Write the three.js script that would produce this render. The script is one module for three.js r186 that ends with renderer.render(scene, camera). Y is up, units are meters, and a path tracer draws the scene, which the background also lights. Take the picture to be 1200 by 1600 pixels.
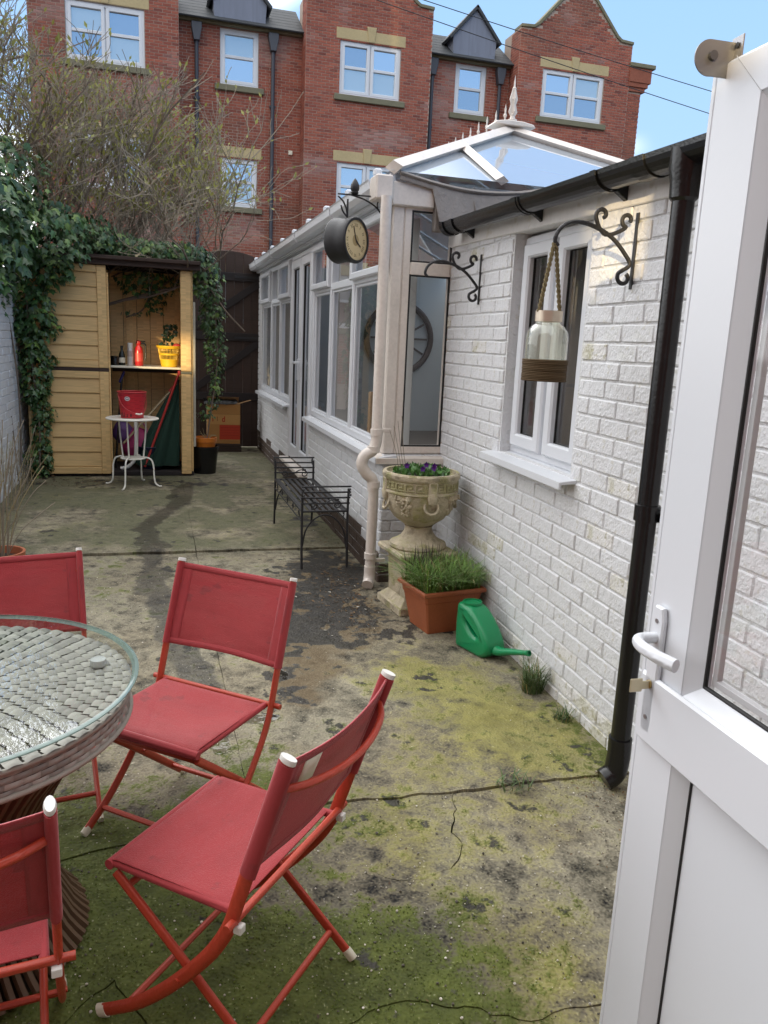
import * as THREE from 'three';
import { mergeGeometries, toCreasedNormals } from 'three/addons/utils/BufferGeometryUtils.js';

// ---------------------------------------------------------------- camera, sky, sun, exposure
const scene = new THREE.Scene();
const SKYK = 1.0, SKYC = 1.7; // strength of the sky, radiance of its cloud
const camera = new THREE.PerspectiveCamera(66.08, 0.75, 0.05, 400);
camera.position.set(0, 1.6, 0);
{
  const f = 1230, d = new THREE.Vector3(-360 / f, 280 / f, -1).normalize(), r = THREE.MathUtils.degToRad(2.6);
  const u = new THREE.Vector3(Math.sin(r), Math.cos(r), 0); u.z = -(u.x * d.x + u.y * d.y) / d.z; u.normalize();
  const z = d.clone().negate(), x = new THREE.Vector3().crossVectors(u, z);
  // world axes as seen by the lens -> lens axes in the world (transpose)
  const m = new THREE.Matrix4().set(x.x, x.y, x.z, 0, u.x, u.y, u.z, 0, z.x, z.y, z.z, 0, 0, 0, 0, 1);
  camera.quaternion.setFromRotationMatrix(m);
}
const renderer = new THREE.WebGLRenderer({ antialias: true });
renderer.toneMapping = THREE.LinearToneMapping;
renderer.toneMappingExposure = 1.17;
renderer.shadowMap.enabled = true;

function mulberry(a) { return () => { a |= 0; a = a + 0x6D2B79F5 | 0; let t = Math.imul(a ^ a >>> 15, 1 | a); t = t + Math.imul(t ^ t >>> 7, 61 | t) ^ t; return ((t ^ t >>> 14) >>> 0) / 4294967296; }; }
const rnd = mulberry(20240317);
const R = (a, b) => a + (b - a) * rnd();
function hash2(x, y, s = 0) { let h = Math.imul(x | 0, 374761393) + Math.imul(y | 0, 668265263) + Math.imul(s | 0, 2147483647 ^ 0x5bd1e995); h = Math.imul(h ^ h >>> 13, 1274126177); return ((h ^ h >>> 16) >>> 0) / 4294967296; }
const sm = t => t * t * (3 - 2 * t);
function vnoise(x, y, s = 0, per = 0) {
  const xi = Math.floor(x), yi = Math.floor(y), fx = sm(x - xi), fy = sm(y - yi);
  const w = (a) => per ? ((a % per) + per) % per : a;
  const a = hash2(w(xi), w(yi), s), b = hash2(w(xi + 1), w(yi), s), c = hash2(w(xi), w(yi + 1), s), d = hash2(w(xi + 1), w(yi + 1), s);
  return a + (b - a) * fx + (c - a) * fy + (a - b - c + d) * fx * fy;
}
function fbm(x, y, s = 0, o = 4, per = 0) { let v = 0, a = .5, n = 0, p = per; for (let i = 0; i < o; i++) { v += a * vnoise(x, y, s + i * 17, p); n += a; a *= .5; x *= 2; y *= 2; p *= 2; } return v / n; }
const clamp = (v, a = 0, b = 1) => v < a ? a : v > b ? b : v;
const sstep = (a, b, v) => sm(clamp((v - a) / (b - a)));
const mix = (a, b, t) => a + (b - a) * t;

{ // partly cloudy spring sky: pale blue to the right, thin bright cloud to the left and overhead
  const W = 1024, H = 512, D = new Float32Array(W * H * 4);
  for (let j = 0; j < H; j++) for (let i = 0; i < W; i++) {
    const az = ((i + .5) / W - .5) * 2 * Math.PI, el = ((j + .5) / H - .5) * Math.PI;
    const dy = Math.sin(el), c = Math.cos(el), dx = Math.cos(az) * c, dz = Math.sin(az) * c;
    const e = Math.max(dy, 0), t = Math.pow(e, .55);
    let r = mix(.60, .20, t), g = mix(.82, .47, t), b = mix(1.0, 1.0, t);
    const k = 1 / (e + .22), n = fbm(dx * k * 1.1 + 9.3, dz * k * 1.1 + 4.1, 5, 6);
    const side = -dx * .30 - Math.max(dx, 0) * .12 - .02 + .26 * sstep(.58, .92, e);
    const cl = sstep(.40, .64, n + side);
    const thin = SKYC * (1 + 1.7 * Math.pow(Math.max(0, dx * -.30 + dy * .52 + dz * -.80), 6)); // cloud thinner, so brighter, ahead and to the left
    r = mix(r, thin, cl); g = mix(g, thin * 1.0, cl); b = mix(b, thin * 1.01, cl);
    const o = (j * W + i) * 4; if (dy < 0) { r = .30; g = .29; b = .27; }
    D[o] = r * SKYK; D[o + 1] = g * SKYK; D[o + 2] = b * SKYK; D[o + 3] = 1;
  }
  const t = new THREE.DataTexture(D, W, H, THREE.RGBAFormat, THREE.FloatType);
  t.mapping = THREE.EquirectangularReflectionMapping; t.magFilter = THREE.LinearFilter; t.minFilter = THREE.LinearFilter; t.needsUpdate = true;
  scene.background = t; scene.environment = t;
}
const SUN_AZ = 27 * Math.PI / 180, SUN_EL = 6 * Math.PI / 180;
const sun = new THREE.DirectionalLight(new THREE.Color(1, .76, .42), 5);
sun.position.set(-Math.sin(SUN_AZ) * Math.cos(SUN_EL), Math.sin(SUN_EL), Math.cos(SUN_AZ) * Math.cos(SUN_EL)).multiplyScalar(45);
sun.castShadow = true; sun.shadow.mapSize.set(4096, 4096);
Object.assign(sun.shadow.camera, { left: -30, right: 30, top: 25, bottom: -25, near: 1, far: 120 });
scene.add(sun, sun.target);

// ---------------------------------------------------------------- helpers
const V = (x, y, z) => new THREE.Vector3(x, y, z);
const taken = {};
function numbered(n) { const k = taken[n] = (taken[n] ?? -1) + 1; return k ? `${n}_${String(k).padStart(3, '0')}` : n; }
function thing(name, label, category, pos = [0, 0, 0], turn = 0, group) {
  const o = new THREE.Group(); o.name = numbered(name); scene.add(o); o.position.set(...pos); o.rotation.y = turn;
  o.userData = { label, category }; if (group) o.userData.group = group; return o;
}
function tag(o, label, category, group) { o.userData = { label, category }; if (group) o.userData.group = group; return o; }
function struct(o) { o.userData = { kind: 'structure' }; return o; }
function mesh(name, geo, mat, parent = scene) {
  const m = new THREE.Mesh(geo, mat); m.name = parent === scene ? numbered(name) : name; m.castShadow = m.receiveShadow = true; parent.add(m); return m;
}
function clean(g) { const o = g.index ? g.toNonIndexed() : g; for (const k of Object.keys(o.attributes)) if (!['position', 'normal', 'uv', 'color'].includes(k)) o.deleteAttribute(k); return o; }
function merge(list) { const l = list.map(clean); const hasC = l.some(g => g.attributes.color); l.forEach(g => { if (!hasC && g.attributes.color) g.deleteAttribute('color'); if (!g.attributes.uv) buv(g); g.morphAttributes = {}; }); const m = mergeGeometries(l, false); return m; }
function buv(g, k = 1, ou = 0, ov = 0) { // uv in metres by the way each face points
  if (g.index) { const n = g.toNonIndexed(); g.index = null; for (const a of Object.keys(n.attributes)) g.setAttribute(a, n.attributes[a]); }
  const p = g.attributes.position, n = p.count, uv = new Float32Array(n * 2), A = V(0, 0, 0), B = V(0, 0, 0), C = V(0, 0, 0);
  for (let i = 0; i < n; i += 3) {
    A.fromBufferAttribute(p, i); B.fromBufferAttribute(p, i + 1); C.fromBufferAttribute(p, i + 2);
    const N = B.clone().sub(A).cross(C.clone().sub(A)), ax = Math.abs(N.x), ay = Math.abs(N.y), az = Math.abs(N.z);
    for (let j = 0; j < 3; j++) {
      const x = p.getX(i + j), y = p.getY(i + j), z = p.getZ(i + j);
      const [u, v] = ax >= ay && ax >= az ? [z, y] : ay >= az ? [x, z] : [x, y];
      uv[(i + j) * 2] = u * k + ou; uv[(i + j) * 2 + 1] = v * k + ov;
    }
  }
  g.setAttribute('uv', new THREE.BufferAttribute(uv, 2)); return g;
}
function cbox(w, h, d, b = .003, jit = 0, seed = 0) { // box with chamfered edges
  const S = [w / 2, h / 2, d / 2], out = []; b = Math.min(b, w * .45, h * .45, d * .45);
  const P = (f, s) => s.map((q, i) => q * (i === f ? S[i] : S[i] - b));
  const poly = pts => {
    const c = [0, 1, 2].map(i => pts.reduce((a, p) => a + p[i], 0) / pts.length);
    const u = pts[1].map((v, i) => v - pts[0][i]), v = pts[2].map((q, i) => q - pts[0][i]);
    const n = [u[1] * v[2] - u[2] * v[1], u[2] * v[0] - u[0] * v[2], u[0] * v[1] - u[1] * v[0]];
    if (n[0] * c[0] + n[1] * c[1] + n[2] * c[2] < 0) pts = pts.slice().reverse();
    for (let i = 1; i < pts.length - 1; i++) out.push(...pts[0], ...pts[i], ...pts[i + 1]);
  };
  for (let f = 0; f < 3; f++) for (const s of [-1, 1]) { const [g, h2] = [(f + 1) % 3, (f + 2) % 3]; poly([[1, 1], [-1, 1], [-1, -1], [1, -1]].map(([a, c]) => { const q = []; q[f] = s; q[g] = a; q[h2] = c; return P(f, q); })); }
  for (let f = 0; f < 3; f++) { const g = (f + 1) % 3, h2 = (f + 2) % 3; for (const a of [-1, 1]) for (const c of [-1, 1]) { const q = t => { const s = []; s[f] = a; s[g] = c; s[h2] = t; return s; }; poly([P(f, q(-1)), P(f, q(1)), P(g, q(1)), P(g, q(-1))]); } }
  for (const a of [-1, 1]) for (const c of [-1, 1]) for (const e of [-1, 1]) poly([0, 1, 2].map(f => P(f, [a, c, e])));
  if (jit) for (let i = 0; i < out.length; i++) { const k = Math.floor(i / 3) * 3, key = Math.round(out[k] * 4000) * 31 + Math.round(out[k + 1] * 4000) * 7 + Math.round(out[k + 2] * 4000); out[i] += 0; out['j' + i] = (hash2(key, i % 3, seed + 3) - .5) * 2 * jit; }
  if (jit) for (let i = 0, n = out.length; i < n; i++) out[i] += out['j' + i];
  const g = new THREE.BufferGeometry(); g.setAttribute('position', new THREE.Float32BufferAttribute(out, 3)); g.computeVertexNormals(); return buv(g, 1, seed * .37, seed * .61);
}
const at = (g, x, y, z, ry = 0, rx = 0, rz = 0) => { if (rx) g.rotateX(rx); if (rz) g.rotateZ(rz); if (ry) g.rotateY(ry); return g.translate(x, y, z); };
const bx = (x0, x1, y0, y1, z0, z1, b = .003) => cbox(Math.abs(x1 - x0), Math.abs(y1 - y0), Math.abs(z1 - z0), b).translate((x0 + x1) / 2, (y0 + y1) / 2, (z0 + z1) / 2);
function sweep(pts, a, b, side = null, seg = 10, close = true, n = 0, spline = true) { // elliptical bar along a path: a across `side`, b the other way
  const P = spline && pts.length > 2 ? new THREE.CatmullRomCurve3(pts, false, 'centripetal').getPoints(n || Math.max(8, pts.length * 5)) : pts;
  const pos = [], idx = [], A = typeof a === 'function' ? a : () => a, B = typeof b === 'function' ? b : () => b;
  let prev = null;
  for (let i = 0; i < P.length; i++) {
    const T = P[Math.min(i + 1, P.length - 1)].clone().sub(P[Math.max(i - 1, 0)]).normalize();
    let S = side ? side.clone() : prev ? prev.clone() : (Math.abs(T.y) < .9 ? V(0, 1, 0) : V(1, 0, 0));
    S.addScaledVector(T, -S.dot(T)).normalize(); prev = S; const N = T.clone().cross(S), t = i / (P.length - 1);
    for (let k = 0; k < seg; k++) { const q = k / seg * Math.PI * 2, p = P[i].clone().addScaledVector(S, Math.cos(q) * A(t)).addScaledVector(N, Math.sin(q) * B(t)); pos.push(p.x, p.y, p.z); }
  }
  for (let i = 0; i < P.length - 1; i++) for (let k = 0; k < seg; k++) { const q = i * seg + k, r = i * seg + (k + 1) % seg; idx.push(q, r, q + seg, r, r + seg, q + seg); }
  if (close) { const c0 = pos.length / 3; pos.push(P[0].x, P[0].y, P[0].z); const L = P[P.length - 1], c1 = c0 + 1; pos.push(L.x, L.y, L.z); const o = (P.length - 1) * seg; for (let k = 0; k < seg; k++) { const r = (k + 1) % seg; idx.push(c0, r, k, c1, o + k, o + r); } }
  const g = new THREE.BufferGeometry(); g.setAttribute('position', new THREE.Float32BufferAttribute(pos, 3)); g.setIndex(idx); g.computeVertexNormals();
  return buv(toCreasedNormals(g, .9));
}
const rod = (p, q, r, seg = 8) => sweep([V(...p), V(...q)], r, r, null, seg, true, 0, false);
const tube = (pts, r, seg = 8, n = 0) => sweep(pts.map(p => V(...p)), r, r, null, seg, true, n);
function lathe(pr, seg = 32, crease = .7) { const g = new THREE.LatheGeometry(pr.map(p => new THREE.Vector2(Math.max(p[0], .0001), p[1])), seg); return buv(toCreasedNormals(g, crease)); }
function extrude(pts, depth, holes = [], bevel = 0) {
  const s = new THREE.Shape(pts.map(p => new THREE.Vector2(p[0], p[1])));
  for (const h of holes) s.holes.push(new THREE.Path(h.map(p => new THREE.Vector2(p[0], p[1]))));
  const g = new THREE.ExtrudeGeometry(s, bevel ? { depth: depth - 2 * bevel, bevelEnabled: true, bevelThickness: bevel, bevelSize: bevel, bevelOffset: -bevel, bevelSegments: 1 } : { depth, bevelEnabled: false });
  if (bevel) g.translate(0, 0, bevel);
  return buv(g);
}
const rect = (x0, y0, x1, y1) => [[x0, y0], [x1, y0], [x1, y1], [x0, y1]];
const ringFrame = (x0, y0, x1, y1, t, depth, bev = .006, tb = t) => extrude(rect(x0, y0, x1, y1), depth, [rect(x0 + t, y0 + tb, x1 - t, y1 - t).reverse()], bev);
function surf(fn, nu, nv, thick = 0) { // parametric sheet, u,v in 0..1, doubled to a thin slab if thick
  const pos = [], uv = [], idx = [], mk = (off) => { for (let j = 0; j <= nv; j++) for (let i = 0; i <= nu; i++) { const p = fn(i / nu, j / nv, off); pos.push(p.x, p.y, p.z); uv.push(i / nu, j / nv); } };
  mk(thick / 2); const w = nu + 1, q = (o, f) => { for (let j = 0; j < nv; j++) for (let i = 0; i < nu; i++) { const a = o + j * w + i; f ? idx.push(a, a + w, a + 1, a + 1, a + w, a + w + 1) : idx.push(a, a + 1, a + w, a + 1, a + w + 1, a + w); } };
  q(0, false);
  if (thick) { const o = pos.length / 3; mk(-thick / 2); q(o, true); const E = (a, b) => idx.push(a, a + o, b, b, a + o, b + o); for (let i = 0; i < nu; i++) { E(i, i + 1); E(nv * w + i + 1, nv * w + i); } for (let j = 0; j < nv; j++) { E((j + 1) * w, j * w); E(j * w + nu, (j + 1) * w + nu); } }
  const g = new THREE.BufferGeometry(); g.setAttribute('position', new THREE.Float32BufferAttribute(pos, 3)); g.setAttribute('uv', new THREE.Float32BufferAttribute(uv, 2)); g.setIndex(idx); g.computeVertexNormals(); return g;
}
const leafShape = (() => { // five-lobed ivy leaf, slightly folded along its rib
  const o = [[0, -.42], [.34, -.30], [.30, -.02], [.52, .12], [.20, .20], [0, .62], [-.20, .20], [-.52, .12], [-.30, -.02], [-.34, -.30]];
  const pos = []; for (let i = 0; i < o.length; i++) { const a = o[i], b = o[(i + 1) % o.length]; const f = p => [p[0], p[1], -Math.abs(p[0]) * .28 - p[1] * p[1] * .18]; pos.push(0, 0, 0, ...f(a), ...f(b)); }
  const g = new THREE.BufferGeometry(); g.setAttribute('position', new THREE.Float32BufferAttribute(pos, 3)); g.computeVertexNormals(); return buv(g);
})();
const smallLeaf = (() => { const pos = [0, 0, 0, .22, .45, .06, 0, 1, 0, 0, 0, 0, 0, 1, 0, -.22, .45, .06]; const g = new THREE.BufferGeometry(); g.setAttribute('position', new THREE.Float32BufferAttribute(pos, 3)); g.computeVertexNormals(); return buv(g); })();
function instanced(name, geo, mat, list, parent) { // list of {m, c}
  const im = new THREE.InstancedMesh(geo, mat, list.length); im.name = name; list.forEach((q, i) => { im.setMatrixAt(i, q.m); im.setColorAt(i, q.c); });
  im.castShadow = im.receiveShadow = true; im.userData.kind = 'stuff'; parent.add(im); return im;
}
// ---------------------------------------------------------------- textures and materials
function tex(w, h, fn, srgb = false, repeat = null) {
  const D = new Uint8Array(w * h * 4); const c = [0, 0, 0];
  for (let j = 0; j < h; j++) for (let i = 0; i < w; i++) { fn(i, j, c); const o = (j * w + i) * 4; D[o] = clamp(c[0]) * 255; D[o + 1] = clamp(c[1]) * 255; D[o + 2] = clamp(c[2]) * 255; D[o + 3] = 255; }
  const t = new THREE.DataTexture(D, w, h, THREE.RGBAFormat); t.magFilter = THREE.LinearFilter; t.minFilter = THREE.LinearMipmapLinearFilter; t.generateMipmaps = true;
  t.wrapS = t.wrapT = THREE.RepeatWrapping; if (srgb) t.colorSpace = THREE.SRGBColorSpace; if (repeat) t.repeat.set(...repeat); t.needsUpdate = true; return t;
}
const rep = (t, x, y = x) => { const c = t.clone(); c.repeat.set(x, y); c.needsUpdate = true; return c; };
const grey = (n, f) => tex(n, n, (i, j, c) => { c[0] = c[1] = c[2] = f(i / n, j / n); });
const T = {};
T.lump = grey(512, (u, v) => .55 * fbm(u * 12, v * 12, 3, 3, 12) + .3 * fbm(u * 48, v * 48, 9, 3, 48) + .15 * sstep(.62, .72, fbm(u * 30, v * 30, 21, 2, 30)));
T.fine = grey(512, (u, v) => fbm(u * 40, v * 40, 2, 4, 40));
T.mottle = grey(512, (u, v) => .74 + .2 * fbm(u * 6, v * 6, 31, 5, 6) + .12 * fbm(u * 64, v * 64, 8, 2, 64));
T.paint = tex(512, 512, (i, j, c) => { // white masonry paint: slight grime where it has flaked
  const u = i / 512, v = j / 512, n = fbm(u * 5, v * 5, 41, 5, 5), s = sstep(.66, .76, fbm(u * 24, v * 24, 55, 4, 24)), g = sstep(.6, .8, n);
  const k = .90 + .1 * fbm(u * 60, v * 60, 4, 3, 60); c[0] = k - g * .06 - s * .10; c[1] = k - g * .06 - s * .12; c[2] = k - g * .11 - s * .18;
});
T.wood = grey(512, (u, v) => .72 + .28 * fbm(u * 4, v * 60, 12, 4, 0) - .1 * sstep(.6, .7, fbm(u * 3, v * 22, 14, 3)));
T.weave = grey(128, (u, v) => { const a = Math.sin(u * Math.PI * 32), b = Math.sin(v * Math.PI * 32); return .5 + .5 * a * b; });
T.sling = grey(512, (u, v) => .2 * hash2(Math.floor(u * 256), Math.floor(v * 256), 5) + .8 * fbm(u * 3 + .6 * v, v * 5, 81, 4));
T.slingFade = tex(512, 512, (i, j, c) => { const u = i / 512, v = j / 512, n = fbm(u * 3, v * 3, 83, 5), s = fbm(u * 2, v * 26, 84, 3), w = 1, d = sstep(.68, .8, fbm(u * 9, v * 9, 85, 4)); const k = (.72 + .42 * n + .12 * (s - .5)) * w; c[0] = k * (1 - .25 * d); c[1] = k * (.72 + .6 * n) * (1 - .1 * d); c[2] = k * (.72 + .6 * n) * (1 - .1 * d); });
T.streak = grey(512, (u, v) => .78 + .22 * fbm(u * 40, v * 4, 77, 4));
T.stone = tex(512, 512, (i, j, c) => { const u = i / 512, v = j / 512, n = fbm(u * 6, v * 6, 121, 5, 6), g = sstep(.48, .68, fbm(u * 5, v * 5, 122, 5, 5)), d = sstep(.58, .74, fbm(u * 11, v * 11, 123, 4, 11)), k = .62 + .4 * n + .18 * (fbm(u * 70, v * 70, 124, 2, 70) - .5); c[0] = k * mix(1, .78, g) * mix(1, .72, d); c[1] = k * mix(1, .83, g) * mix(1, .72, d); c[2] = k * mix(1, .60, g) * mix(1, .72, d); });
T.dirt = tex(512, 512, (i, j, c) => { const u = i / 512, v = j / 512, n = fbm(u * 7, v * 7, 131, 5, 7), g = sstep(.42, .66, n), d = sstep(.60, .72, fbm(u * 26, v * 26, 132, 4, 26)), k = .9 + .1 * fbm(u * 60, v * 60, 4, 3, 60); c[0] = k * mix(1, .84, g) * mix(1, .72, d); c[1] = k * mix(1, .83, g) * mix(1, .70, d); c[2] = k * mix(1, .72, g) * mix(1, .58, d); });
const std = (rgb, rough = .7, o = {}) => { const m = new THREE.MeshStandardMaterial({ roughness: rough, ...o }); m.color.setRGB(...rgb); return m; };
const phys = (rgb, rough = .7, o = {}) => { const m = new THREE.MeshPhysicalMaterial({ roughness: rough, ...o }); m.color.setRGB(...rgb); return m; };
const M = {
  whiteBrick: std([.70, .712, .73], .62, { map: rep(T.paint, 1.7), bumpMap: rep(T.lump, 2.6), bumpScale: .007 }),
  dirtyBrick: std([.72, .715, .70], .7, { map: rep(T.dirt, 1.9), bumpMap: rep(T.lump, 2.6), bumpScale: .009 }),
  whiteMortar: std([.68, .69, .70], .75, { map: rep(T.paint, 1.1), bumpMap: rep(T.lump, 3), bumpScale: .008 }),
  dampBrick: std([.085, .058, .042], .85, { map: rep(T.mottle, 4), bumpMap: rep(T.lump, 5), bumpScale: .01 }),
  upvc: std([.665, .69, .725], .28, { bumpMap: rep(T.fine, 2), bumpScale: .0001 }),
  upvcOld: std([.77, .705, .64], .36, { map: rep(T.mottle, 1.2), bumpMap: rep(T.fine, 2), bumpScale: .0005 }),
  gasket: std([.012, .012, .012], .6),
  glass: phys([1, 1, 1], .015, { transmission: 1, thickness: 0, ior: 1.5 }),
  roofGlass: phys([.62, .68, .74], .04, { transmission: .45, thickness: 0, ior: 1.6, metalness: .35 }),
  tableGlass: phys([.95, .985, .97], .006, { transmission: 1, thickness: 0, ior: 1.75 }),
  glassEdge: phys([.36, .47, .44], .06, { transmission: .6, thickness: 0, ior: 1.5 }),
  blackPlastic: std([.006, .006, .0065], .27, { bumpMap: rep(T.fine, 3), bumpScale: .0006 }),
  iron: std([.016, .016, .018], .5, { bumpMap: rep(T.fine, 12), bumpScale: .001 }),
  lead: std([.27, .245, .225], .62, { map: rep(T.mottle, 3), bumpMap: rep(T.lump, 2), bumpScale: .006 }),
  red: std([.46, .052, .024], .42, { map: rep(T.mottle, 3), bumpMap: rep(T.fine, 6), bumpScale: .0006 }),
  slingMesh: phys([.45, .046, .052], .8, { transmission: .15, thickness: 0, transparent: true, opacity: .84, map: T.slingFade, bumpMap: T.sling, bumpScale: .006, side: THREE.DoubleSide }),
  fabric: phys([.42, .040, .046], .8, { transmission: .22, thickness: 0, map: T.slingFade, bumpMap: T.sling, bumpScale: .0015, side: THREE.DoubleSide }),
  whiteCap: std([.70, .69, .65], .4), cream: std([.72, .68, .55], .5),
  shed: std([.76, .51, .225], .62, { map: rep(T.wood, .8, 1.4), bumpMap: rep(T.wood, 1, 2), bumpScale: .0015 }),
  shedIn: std([.74, .49, .22], .7, { map: rep(T.wood, .8, 1.4), bumpMap: rep(T.wood, 1, 2), bumpScale: .001 }),
  darkWood: std([.050, .028, .020], .75, { map: rep(T.wood, 1, 1), bumpMap: rep(T.wood, 1, 2), bumpScale: .003 }),
  blackWood: std([.022, .016, .016], .8, { map: rep(T.wood, 1, 1), bumpMap: rep(T.wood, 1, 2), bumpScale: .003 }),
  stone: std([.60, .52, .37], .9, { map: rep(T.stone, 2.2), bumpMap: rep(T.lump, 6), bumpScale: .008 }),
  lintel: std([.52, .42, .23], .85, { map: rep(T.mottle, .8), bumpMap: rep(T.lump, 2), bumpScale: .004 }),
  sillStone: std([.20, .19, .125], .9, { map: rep(T.mottle, 1.2), bumpMap: rep(T.lump, 2), bumpScale: .006 }),
  terracotta: std([.40, .115, .045], .5, { map: rep(T.mottle, 2), bumpMap: rep(T.fine, 4), bumpScale: .0008 }),
  greenPlastic: phys([.003, .24, .085], .3, { clearcoat: .25, clearcoatRoughness: .3, bumpMap: rep(T.fine, 5), bumpScale: .0006 }),
  slate: std([.045, .05, .055], .7, { map: rep(T.mottle, 2), bumpMap: rep(T.lump, 2), bumpScale: .004 }),
  cladding: std([.20, .225, .29], .65, { map: rep(T.streak, .6), bumpMap: rep(T.streak, 1), bumpScale: .002 }),
  steel: std([.42, .42, .43], .35, { metalness: .9 }),
  brass: std([.55, .40, .16], .35, { metalness: .8 }),
  whiteMetal: std([.80, .78, .70], .45),
  brickWhiteTint: std([1, 1, 1], .88, { map: rep(T.mottle, 3), bumpMap: rep(T.lump, 5), bumpScale: .006 }),
  mortar: std([.43, .34, .28], .95, { map: rep(T.mottle, 1), bumpMap: rep(T.lump, 3), bumpScale: .004 }),
  redBrickFar: std([.30, .10, .06], .9, { map: rep(T.mottle, .6), bumpMap: rep(T.lump, 2), bumpScale: .006 }),
  windowSky: std([.60, .67, .74], .04, { metalness: .9 }), windowPale: std([.50, .60, .66], .10, { metalness: .55 }), windowDim: std([.42, .50, .58], .05, { metalness: .85 }),
  ivyLeaf: phys([1, 1, 1], .38, { transmission: .12, thickness: 0, side: THREE.DoubleSide }),
  budLeaf: phys([1, 1, 1], .6, { transmission: .4, thickness: 0, side: THREE.DoubleSide }),
  twig: std([.27, .225, .165], .85, { map: rep(T.mottle, 3) }),
  bark: std([.20, .155, .12], .9, { map: rep(T.mottle, 3), bumpMap: rep(T.lump, 8), bumpScale: .006 }),
  grass: phys([1, 1, 1], .6, { transmission: .25, thickness: 0, side: THREE.DoubleSide }),
  plaster: std([.55, .55, .53], .9, { map: rep(T.mottle, .7) }),
  soil: std([.045, .034, .024], .95, { map: rep(T.mottle, 4), bumpMap: rep(T.lump, 8), bumpScale: .02 }),
};

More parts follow.
